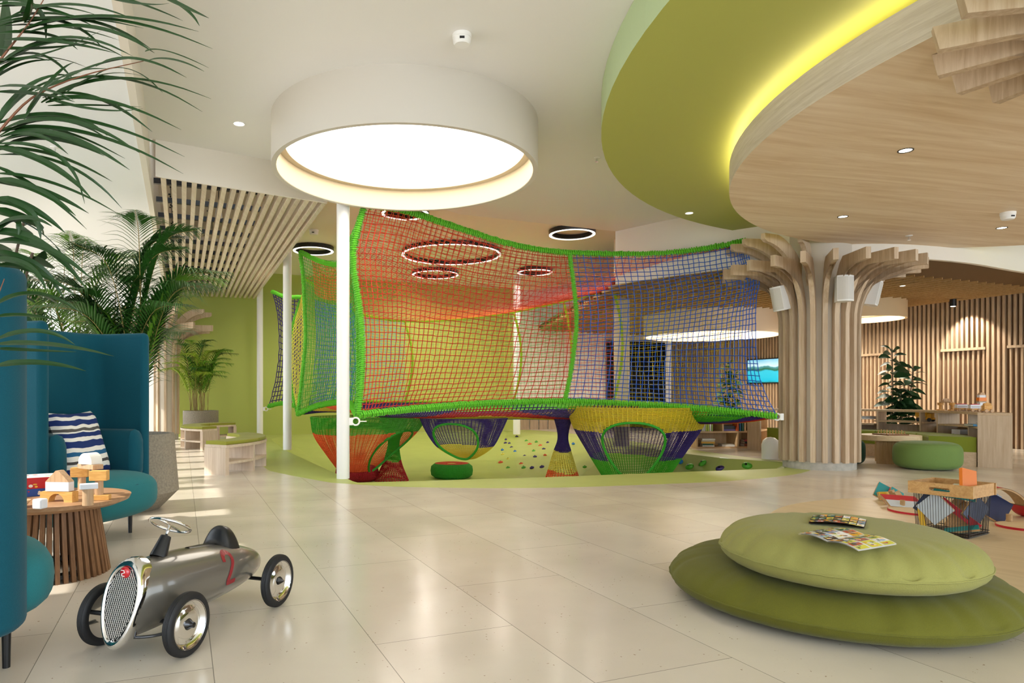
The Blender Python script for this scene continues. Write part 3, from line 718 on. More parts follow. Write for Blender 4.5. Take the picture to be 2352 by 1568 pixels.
# left side wall between the two pillars (green outside, blue inside)
lb=[at(684,950,12.0),at(720,935,11.4),at(765,925,10.6),at(800,925,9.6),at(822,953,8.12)]
lt=[at(690,578,12.0),at(735,600,11.4),at(775,607,10.6),at(805,590,9.6),at(828,500,8.3)]
lc=[at(684,950,12.0),at(694,870,12.0),at(702,780,12.0),at(700,700,12.0),at(697,640,12.0),at(690,578,12.0)]
ls=coons(cr_fn(lb),cr_fn(lt),cr_fn(lc),lambda v:Lf(v)+Vector((0,.1,0)))
m=M(); weave(m,ls,40,42,.0048,jit=.012,knot=.009); ob('net_panel',m,GRN,net,label='green net panel on the left side')
ls2=lambda u,v: ls(.02+u*.72,v)+Vector((.1,.35,0))*(1-u*.7)
m=M(); weave(m,lambda u,v:ls2(u,v*.66),24,26,.0055,jit=.01); ob('net_panel',m,BLUEN,net,label='blue net panel behind the green left side')
m=M(); weave(m,lambda u,v:ls2(u,.7+v*.27),34,22,.006,jit=.01); ob('net_panel',m,ORN,net,label='orange net strip under the left roof')
rope(lb,R_=.034,r=.014,pitch=.026); rope(lt,R_=.03,r=.013); rope(lc,R_=.032,r=.013)
# small yellow bay and purple panel at the far left
yl=[at(684,948,12.2),at(672,900,12.6),at(667,830,12.9),at(671,760,12.9),at(690,690,12.3)]
S=lambda u,v: cr_fn(yl)(v).lerp(cr_fn(lc)(v*.72),u)
YLf=cr_fn(yl); LCf=cr_fn(lc)
m=M(); weave(m,lambda u,v:YLf(v).lerp(LCf(v*.72),u),8,34,.007,jit=.01); ob('net_panel',m,YL2,net,label='pale yellow net bay left of the green panel')
rope(yl,R_=.026)
pb=[at(617,932,14.8),at(650,926,14.3),at(685,934,13.6)]; pt=[at(625,669,14.8),at(655,681,14.2),at(693,682,13.6)]
pl=[at(617,932,14.8),at(631,880,14.8),at(640,820,14.8),at(640,750,14.8),at(634,700,14.8),at(625,669,14.8)]
Pb=cr_fn(pb); Pt=cr_fn(pt); Pl=cr_fn(pl)
m=M(); weave(m,coons(Pb,Pt,Pl,lambda v:Pb(1).lerp(Pt(1),v)),9,24,.011,jit=.02); ob('net_panel',m,PURN,net,label='purple net panel at the far left')
rope(pt,R_=.03,r=.014); rope(pb,R_=.034,r=.014)
# --- knitted floor with colour patches ---
FM=[LIME,ORN,PURN,YELN,TEAL,DRED,GRN,mat('navy_cord','1B1F4E',.7)]
lfb=lambda v: Fb(0).lerp(Bb(0),v)
Flb=cr_fn(lb[::-1]+[bb[0]])
flr=coons(Fb,Bb,Flb,lambda v:Fb(1).lerp(Bb(1),v))
def flo(u,v):
    p=flr(u,v); s=max(0,sin(PI*u))**.55*sin(PI*v**.62)**.9
    return p+Vector((0,0,-.40*s))
def fcol(u,v):
    x=u*10+.8*sin(v*5+1); y=v*7+1.3*sin(u*5.5+.4)
    k=y+.9*noise.noise(Vector((x*.5,y*.5,0)))
    if u<.12: return [5,7,3,1,3,2,6][int(k)%7]
    seq=[0,6,2,5,3,4,7,5,3,2]
    return seq[int(k*1.5+.35*x)%10]
m=M(); weave(m,flo,150,76,.0085,su=76,sv=150,mi=fcol)
m.grid(flo,100,60,mi=lambda u,v: 0) if False else None
ob('knitted_floor',m,FM,net,label='patchwork crocheted floor of the net')
# --- tunnels, columns and stools of crochet ---
def hang(axis,prof,nu,nv,bands,mats,name,label,r=.0074,hole=None,parent=net,twist=0,rim=True,rimr=.02):
    # axis: points from top to bottom; prof: radii along it
    Af=cr_fn(axis); Pf=cr_fn([(q,0,0) for q in prof])
    def rad(v):
        return Pf(v).x
    def fn(u,v):
        a=2*PI*u+twist*v; q=Af(v); rr=rad(v); return q+Vector((rr*cos(a),rr*sin(a),0))
    def bc(u,v):
        for lim,c in bands:
            if v<=lim+.02*sin(12*u): return c
        return bands[-1][1]
    sk=None
    if hole:
        hu,hv,ru,rv=hole
        def sk(u,v):
            du=((u-hu+.5)%1)-.5; return (du/ru)**2+((v-hv)/rv)**2<1
    m=M(); weave(m,fn,nu,nv,r,su=nv*2,sv=nu*2 if nu<70 else nu,mi=bc,skip=sk); o=ob(name,m,mats,parent,label=label)
    if hole:
        P=[fn(hu+ru*cos(2*PI*k/40),max(0,min(1,hv+rv*sin(2*PI*k/40)))) for k in range(40)]
        m=M(); m.tube(P,rimr,6,closed=True); ob('opening_rim',m,mat('green_rim','2E9A22',.7),o)
    return o,fn
# red funnel tunnel on the left
hang([(-1.35,11.5,.62),(-1.45,11.6,.3),(-1.55,11.7,-.05),(-1.6,11.7,-.34)],[1.0,.86,.56,.3],78,50,[(.27,0),(1,1)],[GRN,ORN],'crochet_tunnel','green and orange funnel tunnel at the left',hole=(-.10,.60,.075,.38))
o,_f=hang([(-.95,11.75,.66),(-.95,11.75,.3),(-.97,11.75,0),(-1,11.75,-.5)],[.27,.20,.11,.10,.16,.30],36,60,[(.77,0),(1,1)],[GRN,DRED],'crochet_column','green waisted crochet column with red foot',twist=1.2)
hang([(.25,11.0,.62),(.25,11.0,.4),(.27,11.0,.15),(.29,11.0,-.02),(.3,11.0,-.06)],[.72,.62,.46,.2,.03],66,46,[(.5,0),(1,1)],[PURN,YELN],'crochet_tunnel','purple and yellow hanging bowl in the middle',hole=(.70,.48,.115,.40))
hang([(1.93,11.3,.72),(1.93,11.3,.3),(1.92,11.3,.0),(1.92,11.3,-.5)],[.18,.085,.16,.31],34,56,[(.62,0),(.86,1),(1,2)],[PURN,YL2,ORN],'crochet_column','purple waisted crochet column with yellow and orange foot',twist=1.0)
hang([(3.02,10.75,.80),(3.0,10.72,.5),(2.98,10.7,.1),(2.97,10.7,-.38)],[1.10,1.0,.76,.46],96,58,[(.38,0),(.74,1),(1,2)],[YELN,PURN,GRN],'crochet_tunnel','big yellow, purple and green tunnel at the right',hole=(.70,.60,.088,.36))
# round crochet stools
def stool(c,r,h,mats,name,label,cat):
    t=T(name,label,cat,c)
    prof=[(0,.01),(r*.8,0),(r*.97,h*.2),(r,h*.5),(r*.97,h*.8),(r*.8,h),(r*.5,h*1.03),(r*.2,h*.97),(0,h*.95)]
    m=M(); m.lathe(prof[:6],40,c); ob('side',m,mats[0],t,smooth=True)
    m=M(); m.lathe(prof[5:8],40,c); ob('top',m,mats[1],t,smooth=True)
    m=M(); m.lathe(prof[7:],40,c); ob('centre',m,mats[2],t,smooth=True)
def knit(name,col):
    mt=mat(name,col,.8); nt=mt.node_tree; b=nt.nodes['Principled BSDF']; tc=nt.nodes.new('ShaderNodeTexCoord'); w=nt.nodes.new('ShaderNodeTexVoronoi'); w.inputs['Scale'].default_value=60; w.inputs['Randomness'].default_value=.15
    nt.links.new(tc.outputs['Object'],w.inputs['Vector']); bp=nt.nodes.new('ShaderNodeBump'); bp.inputs['Strength'].default_value=.9; bp.inputs['Distance'].default_value=.02; bp.invert=True
    nt.links.new(w.outputs['Distance'],bp.inputs['Height']); nt.links.new(bp.outputs[0],b.inputs['Normal']); return mt
KG=knit('knit_green','2F9A1E'); KR=knit('knit_red','A8121A'); KO=knit('knit_orange','D63A1A'); KY=knit('knit_yellow','E8D45A')
stool((.06,12.15,-.5),.385,.26,[KG,KO,KY],'crochet_stool','green crocheted pouf with red and yellow top in the pit','pouf')
stool((-1.6,11.75,-.5),.38,.25,[KR,KR,KR],'crochet_stool','dark red crocheted pouf under the orange funnel tunnel','pouf')
# hooks to pillars
def hook(p,d,label=None):
    m=M(); d=Vector(d).normalized(); q=p
    m.box(q,(.05,.03,.09),rz=math.atan2(d.y,d.x)); c=q+d*.06
    m.tube([c+d*.045*cos(a)+Vector((0,0,.045*sin(a))) for a in [2*PI*k/14 for k in range(14)]],.012,6,closed=True)
    m.tube([c+d*.05,c+d*.13],.006,5); ob('hook',m,WR,net,label='white steel hook')
hook(Vector((P1.x+.09,P1.y,.68)),(1,.1,0)); hook(Vector((P3.x+.09,P3.y,.66)),(1,-.2,0)); hook(Vector((4.50,9.06,.70)),(-1,-.05,0))
# ---- climbing holds on the pit slopes ----
def raytri(px,py):
    o=Vector((0,0,EYE)); d=at(px,py,1.0)-o; best=None
    for a,b,c in PITF:
        e1=b-a;e2=c-a; h=d.cross(e2); det=e1.dot(h)
        if abs(det)<1e-9: continue
        s=o-a; u=s.dot(h)/det; q=s.cross(e1); v=d.dot(q)/det; t=e2.dot(q)/det
        if u>=-.001 and v>=-.001 and u+v<=1.001 and t>0 and (best is None or t<best[0]): 
            nn=e1.cross(e2).normalized(); nn=nn if nn.z>0 else -nn; best=(t,o+d*t,nn)
    return best
HG=mat('hold_green','4FA52A',.4); HP=mat('hold_purple','3A2A6E',.4); HR=mat('hold_orange','E2572B',.4); HB_=mat('hold_blue','2274C4',.4); HY_=mat('hold_yellow','D8CC4E',.4)
hl=[(1187,1003,HP),(1162,1010,HP),(1161,1018,HP),(1170,1019,HP),(1175,1028,HP),(1154,1034,HB_),(1183,1038,HB_),(1155,1044,HY_),(1167,1055,HY_),(1150,1063,HR),(1167,1075,HG),(1209,1013,HG),(1217,1021,HR),(1205,1048,HP),(1197,1066,HR),(1203,1075,HG),(1222,1075,HP),(1229,1050,HP),(1226,1037,HG),(1232,1016,HG),(1241,1024,HR),(1258,1017,HP),(1252,1046,HR),(1249,1032,HP),(1317,1020,HB_),(1343,1073,HG),(1539,1067,HG),(1564,1061,HB_),(1585,1073,HG),(1615,1065,HG),(1655,1077,HP),(1717,1071,HG),(1245,1073,HP)]
CN={id(HG):'green',id(HP):'purple',id(HR):'orange',id(HB_):'blue',id(HY_):'yellow'}
for i,(px,py,mt) in enumerate(hl):
    h=raytri(px,py)
    if not h: continue
    _,p,nn=h; s=.05 if px<1400 else .075
    rot=nn.to_track_quat('Z','Y').to_matrix()
    t=T('climbing_hold','x','climbing hold',p,group='climbing holds on the pit slope')
    s*=rnd.uniform(.85,1.15)
    m=M(); m.ell(p+nn*s*.25,(s,s*.72,s*.55),12,8,rot=rot@Matrix.Rotation(rnd.uniform(0,3),3,'Z')); ob('hold',m,mt,t,smooth=True)
    m=M(); m.lathe([(0,0),(s*.22,0),(s*.22,.006),(0,.006)],8,p+nn*s*.78,rot=rot); ob('bolt',m,DARKP,t)
    col=CN[id(mt)]
    reg='on left pit facet' if px<1200 else ('on middle pit facet' if px<1400 else 'on right pit slope')
    row='high up' if py<1022 else ('halfway up' if py<1050 else 'low down')
    used=globals().setdefault('USEDL',{})
    near=min(((abs(px-q)+abs(py-r_),q,r_,id(mm)) for q,r_,mm in hl if (q,r_)!=(px,py)))
    t['label']='%s climbing hold %s %s, %s %s one'%(col,row,reg,('left of' if px<near[1] else 'right of') if abs(px-near[1])>abs(py-near[2]) else ('above' if py<near[2] else 'below'),CN[near[3]])
    k_=used.get(t['label'],0); used[t['label']]=k_+1
    if k_: t['label']+=', lower one'
# ================= FURNITURE AND TOYS =================
def fabric(name,col,scale=350,sheen=.1,amt=.1):
    return mat(name,col,.85,spec=.15,sheen=min(.12,sheen),noise_amt=amt,nscale=scale,bump=.35,bscale=scale)
TEALF=fabric('teal_wool','13505F'); TEALS=fabric('teal_seat_wool','2A7378'); 
def arc_panel(m,c,u,v,half,depth,z0,z1,th,rc=.16,inner=None):
    # U shaped upholstered shell; u = facing direction, v = sideways; open towards u
    P=[]
    def off(w,d): return []
    K=8
    pts=[(half,depth)]
    path=[(half,depth),(half,rc)]
    for k in range(1,K+1): a=PI/2*k/K; path.append((half-rc+rc*cos(a),rc-rc*sin(a)))
    path+= [(-half+rc,0)]
    for k in range(1,K+1): a=PI/2*k/K; path.append((-half+rc-rc*sin(a),rc-rc*cos(a)))
    path+=[(-half,depth)]
    return path
def shell(root,c,u,v,half,depth,z0,z1,th,mt):
    path=arc_panel(None,c,u,v,half,depth,z0,z1,th)
    # cross section: rounded slab, swept along the path
    N=len(path); sec=[]
    r=th/2
    for (zz,sg) in ((z0,-1),(z1,1)):
        pass
    K=6
    for k in range(K+1): a=-PI/2+PI*k/K-PI/2; sec.append((r*cos(a),z0+r+r*sin(a) if False else z0+r-r*cos(-PI/2+PI*k/K)))
    sec=[]
    for k in range(K+1): a=PI+PI*k/K; sec.append((r*cos(a),z0+r+r*sin(a)))
    for k in range(K+1): a=PI*k/K; sec.append((r*cos(a),z1-r+r*sin(a)))
    m=M(); vs=[]; n=len(sec)
    ends=[]
    for i,(w,d) in enumerate(path):
        p=Vector(path[min(i+1,N-1)])-Vector(path[max(i-1,0)]); p.normalize(); nrm=Vector((-p.y,p.x))
        for o_,z in sec:
            q=Vector((w,d))+nrm*o_; w3=Vector((c[0],c[1],0))+v*q.x+u*q.y; vs.append((w3.x,w3.y,z))
    fs=[(i*n+k,(i+1)*n+k,(i+1)*n+(k+1)%n,i*n+(k+1)%n) for i in range(N-1) for k in range(n)]
    m.add(vs,fs)
    # rounded end caps, corners rounded at the top
    for e,dirn in ((0,1),(N-1,1)):
        w,d=path[e]; ring0=[]; vs2=[]
        J=5
        sgn=1
        for j in range(J+1):
            a=PI/2*j/J; sh=cos(a); ex=r*sin(a)
            for o_,z in sec:
                zc=(z0+z1)/2; zz=zc+(z-zc)*(1-(1-sh)*r*2/(z1-z0)) 
                q=Vector((w+o_*sh,d+ex)); w3=Vector((c[0],c[1],0))+v*q.x+u*q.y; vs2.append((w3.x,w3.y,zz))
        fs2=[(j*n+k,(j+1)*n+k,(j+1)*n+(k+1)%n,j*n+(k+1)%n) for j in range(J) for k in range(n)]
        m.add(vs2,fs2)
    return ob('shell',m,mt,root,smooth=True,auto=50)
def armchair(c,ang,label,half=.44,depth=.46,zt=1.456,pad=True,seat_f=1.0,seat_w=1.04,legs=None):
    u=Vector((cos(ang),sin(ang),0)); v=Vector((-sin(ang),cos(ang),0))
    t=T('high_back_armchair',label,'armchair',(c[0],c[1],0))
    shell(t,c,u,v,half,depth,.17,zt,.075,TEALF)
    # seat : big soft cushion
    rot=Matrix((u,v,Vector((0,0,1)))).transposed()
    sc=Vector((c[0],c[1],0))+u*(depth*.62*seat_f+.06)
    m=M(); m.ell((sc.x,sc.y,.305),(depth*.80,half*seat_w,.165),40,20,p=.62,rot=rot); ob('seat',m,TEALS,t,smooth=True)
    m=M(); P=[]
    for k in range(60):
        a=2*PI*k/60; sg=lambda x: math.copysign(abs(x)**.62,x); P.append(sc+u*(depth*.765*sg(cos(a)))+v*(half*seat_w*.957*sg(sin(a)))+Vector((0,0,.385)))
    m.tube(P,.004,5,closed=True); ob('piping',m,mat('teal_piping','083F4C',.8),t)
    if pad:
        # low padded back running round inside
        path=arc_panel(None,c,u,v,half-.10,depth-.05,0,0,0,rc=.14); N=len(path); sec=[]; n=12
        for k in range(n):
            a=2*PI*k/n; sg=lambda x: math.copysign(abs(x)**.6,x); sec.append((.065*sg(cos(a)),.56+.19*sg(sin(a))))
        m=M(); vs=[]
        for i,(w,d) in enumerate(path):
            p=Vector(path[min(i+1,N-1)])-Vector(path[max(i-1,0)]); p.normalize(); nr=Vector((-p.y,p.x))
            for o_,z in sec: q=Vector((w,d+.06))+nr*o_; w3=Vector((c[0],c[1],0))+v*q.x+u*q.y; vs.append((w3.x,w3.y,z))
        m.add(vs,[(i*n+k,(i+1)*n+k,(i+1)*n+(k+1)%n,i*n+(k+1)%n) for i in range(N-1) for k in range(n)])
        for e in (0,N-1):
            base=vs[e*n:(e+1)*n]; cc=sum((Vector(q) for q in base),Vector())/n; v2=list(base)
            for j in (1,2,3):
                a=PI/2*j/3
                for q in base: v2.append(cc+(Vector(q)-cc)*cos(a)*1.0+u*.05*sin(a))
            m.add(v2,[(j*n+k,(j+1)*n+k,(j+1)*n+(k+1)%n,j*n+(k+1)%n) for j in range(3) for k in range(n)])
        ob('back_cushion',m,TEALF,t,smooth=True,auto=60)
    for a_,b_ in legs or ((.10,half-.08),(.10,-half+.08),(depth*.97,half-.12),(depth*.97,-half+.12)):
        p=Vector((c[0],c[1],0))+u*a_+v*b_; m=M(); m.cyl((p.x,p.y,0),.013,.2,12,r2=.017); ob('leg',m,BLACK,t)
    return t
d_=Vector((.961,-.276,0)); bdir=Vector((.276,.961,0))
c1=Vector((-2.26,4.97,0))-d_*.46-bdir*.44
armchair((c1.x,c1.y),math.atan2(-.276,.961),'teal high-back armchair with striped cushion behind the round side table')
u2=Vector((-.62,.785,0)); v2_=Vector((-.785,-.62,0))
c2=Vector((-1.47,2.30,0))+v2_*.44
armchair((c2.x,c2.y),math.atan2(u2.y,u2.x),'dark teal high-back armchair cut off by the left edge of the frame',half=.44,depth=.46,zt=1.45,pad=False,seat_f=1.25,seat_w=1.34,legs=((.22,-.42),(.22,.42),(.5,-.3),(.5,.3)))
# striped pillow
def pillow():
    t=T('pillow','square cushion with wavy navy and white stripes on the teal armchair','pillow',(-2.6,4.55,.45))
    mt=bpy.data.materials.new('striped_cotton'); mt.use_nodes=True; nt=mt.node_tree; L=nt.links.new; b=nt.nodes['Principled BSDF']; b.inputs['Roughness'].default_value=.9
    tc=nt.nodes.new('ShaderNodeTexCoord'); sp=nt.nodes.new('ShaderNodeSeparateXYZ'); L(tc.outputs['Object'],sp.inputs[0])
    n=nt.nodes.new('ShaderNodeTexNoise'); n.inputs['Scale'].default_value=6; L(tc.outputs['Object'],n.inputs['Vector'])
    a=nt.nodes.new('ShaderNodeMath'); a.operation='MULTIPLY_ADD'; a.inputs[1].default_value=.045; L(n.outputs['Fac'],a.inputs[0]); L(sp.outputs[2],a.inputs[2])
    mr=nt.nodes.new('ShaderNodeMapRange'); mr.inputs[1].default_value=.43; mr.inputs[2].default_value=.92; L(a.outputs[0],mr.inputs[0])
    cr=nt.nodes.new('ShaderNodeValToRGB'); cr.color_ramp.interpolation='CONSTANT'; e=cr.color_ramp.elements
    st=[(0,'0A2350'),(.05,'E9E5DC'),(.10,'0B2A66'),(.20,'E9E5DC'),(.26,'4A4744'),(.30,'E9E5DC'),(.37,'1B5C86'),(.43,'E9E5DC'),(.49,'0B2A66'),(.58,'E9E5DC'),(.63,'0B2A66'),(.69,'E9E5DC'),(.71,'55524E'),(.75,'E9E5DC'),(.79,'0B2A66'),(.86,'E9E5DC'),(.91,'0B2A66'),(.95,'E9E5DC')]
    e[0].position=0; e[0].color=hx(st[0][1]); e[1].position=st[1][0]; e[1].color=hx(st[1][1])
    for p,c in st[2:]: q=e.new(p); q.color=hx(c)
    L(mr.outputs[0],cr.inputs[0]); L(cr.outputs[0],b.inputs['Base Color'])
    S=.235; o=Vector((-2.52,4.57,.66))
    x=Vector((.10,.995,0)).normalized(); n_=Vector((.90,-.09,.30)).normalized(); y=n_.cross(x).normalized(); 
    if y.z<0: y=-y
    n_=x.cross(y)
    def fn(side):
        def f(a,b):
            p,q=a*2-1,b*2-1; pin=.12*(p*p)*(1-q*q)+0; sx=p*(1-.10*(1-q*q)**0*(q*q<2)*0) 
            e_=max(0,(1-p**4)*(1-q**4))**.5
            X=p*S*(1-.07*(1-q*q)*abs(p)); Y=q*S*(1-.07*(1-p*p)*abs(q))
            w=.085*e_*side+.006*noise.noise(Vector((p*2,q*2,side)))
            return o+x*X+y*Y+n_*w
        return f
    m=M(); m.grid(fn(1),24,24); m.grid(fn(-1),24,24); ob('cover',m,mt,t,smooth=True)
pillow()
# slatted round side table
WAL=wood('acacia','9C7350','6F4C31','z',1.0,.55); WALT=wood('acacia_top','B9926F','96704E','x',1.2,.45)
tc_=Vector((-2.22,3.76,0)); t=T('side_table','round wooden side table on a drum of vertical slats beside the teal armchair','side table',tc_)
m=M(); m.lathe([(0,.383),(.34,.383),(.39,.403),(.40,.425),(0,.425)],72,tc_); ob('table_top',m,WALT,t,smooth=True,auto=30)
for i in range(46):
    a=2*PI*i/46; e=Vector((cos(a),sin(a),0)); p0=tc_+e*.28; p1=tc_+e*.22; p1.z=.385
    s_=Vector((-sin(a),cos(a),0)); m=M(); w=.011; d=.012
    vs=[p+s_*w*q+e*d*r_ for p in(p0,p1) for q,r_ in((-1,-1),(1,-1),(1,1),(-1,1))]
    m.add(vs,[(0,3,2,1),(4,5,6,7),(0,1,5,4),(1,2,6,5),(2,3,7,6),(3,0,4,7)]); ob('slat',m,WAL,t)
m=M(); m.lathe([(.2,.02),(.266,.02),(.266,.04),(.2,.04),(.2,.02)],48,tc_); ob('ring',m,BLACK,t)
# toy blocks and game boxes on it
NW=wood('pine_block','E3B36C','C98F48','x',2,.5); BW=wood('beech_block','D3B08A','B58D66','z',2,.5); WB=mat('white_block','E6E6EA',.5)
ZT=.425
def TP(px,py,Y,z=None): 
    p=at(px,py,Y); return p
def block(name,label,m,mt,p,**k):
    o=ob(name,m,mt,**k); tag(o,label,'toy block'); return o
def arch(m,c,w,h,d,r,rz):
    X=Matrix.Rotation(rz,4,'Z'); X.translation=Vector(c); s=M(X); K=12
    out=[(-w/2,0),(-r,0)]+[(-r*cos(PI*k/K),r*sin(PI*k/K)) for k in range(1,K)]+[(r,0),(w/2,0),(w/2,h),(-w/2,h)]
    n=len(out); vs=[(x,-d/2,z) for x,z in out]+[(x,d/2,z) for x,z in out]
    fr=[]
    # triangulated front by strips
    base=list(range(1,K+2))
    fs=[(0,1,n-1)]
    top=lambda x:(x)
    idxL=n-1; idxR=n-2
    half=K//2
    for k in range(1,half+1): fs.append((k,k+1,n-1))
    fs.append((half+1,n-2,n-1))
    for k in range(half+1,K+1): fs.append((k,k+1,n-2))
    fs.append((K+1,K+2,n-2))
    f2=[tuple(n+q for q in f[::-1]) for f in fs]
    s.add(vs,fs+f2+[(i,n+i,n+(i+1)%n,(i+1)%n) for i in range(n)]); m.add(s.v,s.f); return m
ry=R(-6)
def pt(px,Y): Y-=.09; return ((px-CX)/FPX*Y,Y)
# arch + house
x,y=pt(136,3.70); m=M(); arch(m,(x,y,ZT),.185,.055,.05,.045,ry); block('arch_block','honey-coloured arch block lying under the little house',m,NW,None)
m=M(); X=Matrix.Rotation(ry,4,'Z'); X.translation=Vector((x+.003,y,ZT+.056)); s=M(X); s.box((0,0,.026),(.135,.045,.05)); m.add(s.v,s.f); 
hs=T('house_block','white and wood gabled house block standing on the arch block','toy block',(x,y,ZT+.056))
ob('base',m,WB,hs,bev=.002)
s=M(X); out=[(-.0675,.0515),(.0675,.0515),(.008,.112),(-.008,.112)]; vs=[(a,-.0225,b) for a,b in out]+[(a,.0225,b) for a,b in out]; s.add(vs,[(0,1,2,3),(7,6,5,4),(0,4,5,1),(1,5,6,2),(2,6,7,3),(3,7,4,0)]); ob('roof',s,BW,hs)
# white cube
x,y=pt(92,3.47); m=M(); m.box((x,y,ZT+.026),(.052,.05,.05),rz=R(-10)); block('cube_block','small white rounded cube block at the near left of the table',m,WB,None,bev=.008)
# bowl shape
x,y=pt(40,3.50); m=M(); m.lathe([(.01,0),(.04,.01),(.062,.036),(.058,.038),(.035,.016),(0,.01)],20,(x,y,ZT)); block('boat_block','pale half-moon block at the left, partly behind the near armchair',m,BW,None,smooth=True)
# front pillar with white slab
x,y=pt(202,3.58); m=M(); m.cyl((x,y,ZT),.0265,.085,24); block('cylinder_block','beech cylinder block nearest, holding up a small white slab',m,BW,None,smooth=True,auto=40)
m=M(); m.box((x+.005,y,ZT+.099),(.085,.05,.027),rz=R(28)); block('slab_block','small white slab block lying on the nearest cylinder',m,WB,None,bev=.003)
# tower
x,y=pt(228,3.76); xa,ya=pt(188,3.92)
m=M(); m.box((x+.012,y,ZT+.014),(.088,.05,.027),rz=R(12)); block('slab_block','tan slab block under the right leg of the tower',m,NW,None,bev=.002)
m=M(); m.cyl((x,y,ZT+.028),.021,.078,24); block('cylinder_block','beech cylinder forming the right leg of the tower',m,BW,None,smooth=True,auto=40)
m=M(); m.box((xa,ya,ZT+.014),(.07,.05,.027),rz=R(12)); block('slab_block','tan slab block under the left leg of the tower',m,BW,None,bev=.002)
m=M(); m.cyl((xa,ya,ZT+.028),.021,.078,24); block('cylinder_block','beech cylinder forming the left leg of the tower',m,BW,None,smooth=True,auto=40)
m=M(); m.box((x,y,ZT+.133),(.09,.05,.054),rz=R(8)); block('brick_block','honey-coloured brick block on the right leg of the tower',m,NW,None,bev=.002)
m=M(); m.box((xa-.01,ya,ZT+.133),(.09,.05,.054),rz=R(14)); block('brick_block','honey-coloured brick block on the left leg of the tower',m,NW,None,bev=.002)
xm,ym=(x+xa)/2,(y+ya)/2
m=M(); X_=math.atan2(y-ya,x-xa); m.box((xm,ym,ZT+.1745),(.155,.06,.027),rz=R(-32)); block('slab_block','pale plank block bridging the two bricks of the tower',m,BW,None,bev=.002)
X=Matrix.Rotation(R(-22),4,'Z'); X.translation=Vector((xm,ym,ZT+.189)); s=M(X); K=14; out=[(-.05,0),(.05,0)]+[(.05*cos(PI*k/K),.012+.05*sin(PI*k/K)) for k in range(K+1)]; n=len(out); vs=[(a,-.035,b) for a,b in out]+[(a,.035,b) for a,b in out]
s.add(vs,[tuple(range(n)),tuple(range(n,2*n))[::-1]]+[(i,n+i,n+(i+1)%n,(i+1)%n) for i in range(n)]); block('half_round_block','white half-round block crowning the tower',s,mat('cream_block','EFE9DD',.5),None)
# game boxes
def gamebox(c,d,rz,cols,label,seed):
    mt=[mat('game_red','C8141C',.45),mat('game_blue','1D4FA8',.45),mat('game_yellow','F2C53A',.45),mat('game_white','F1EEE6',.45),mat('game_green','6FA63A',.45)]
    t=T('board_game_box',label,'game box',c,rz); r_=random.Random(seed)
    X=Matrix.Rotation(rz,4,'Z'); X.translation=Vector(c)
    m=M(X); m.box((0,0,d[2]/2),d); ob('box',m,mt[cols[0]],t,bev=.0015)
    m=M(X); m.box((0,0,d[2]+.0006),(d[0]*.98,d[1]*.98,.001)); ob('lid_print',m,mt[cols[1]],t)
    m=M(X)
    for k in range(26):
        q=(r_.uniform(-.44,.44)*d[0],r_.uniform(-.44,.44)*d[1]); m.ell((q[0],q[1],d[2]+.0012),(r_.uniform(.006,.02),r_.uniform(.006,.018),.0008),10,4,mi=r_.choice([0,1,2,3]))
    for k in range(22):
        s_=r_.choice([(0,-1),(1,0)]); 
        if s_[0]==0: q=(r_.uniform(-.45,.45)*d[0],-d[1]/2); m.ell((q[0],q[1],r_.uniform(.15,.85)*d[2]),(r_.uniform(.004,.012),.0008,r_.uniform(.004,.009)),10,5,mi=r_.choice(cols[2]))
        else: q=(d[0]/2,r_.uniform(-.45,.45)*d[1]); m.ell((q[0],q[1],r_.uniform(.15,.85)*d[2]),(.0008,r_.uniform(.004,.012),r_.uniform(.004,.009)),10,5,mi=r_.choice(cols[2]))
    ob('print',m,[mt[0],mt[4],mt[2],mt[3]],t)
x,y=pt(66,3.95)
gamebox((x,y,ZT),(.30,.21,.042),R(36),(1,1,[0,2,3]),'blue dotted game box under the red one on the side table',3)
gamebox((x,y,ZT+.043),(.29,.205,.062),R(33),(0,3,[2,3,2]),'red game box with a colourful lid, on top of the blue one',5)
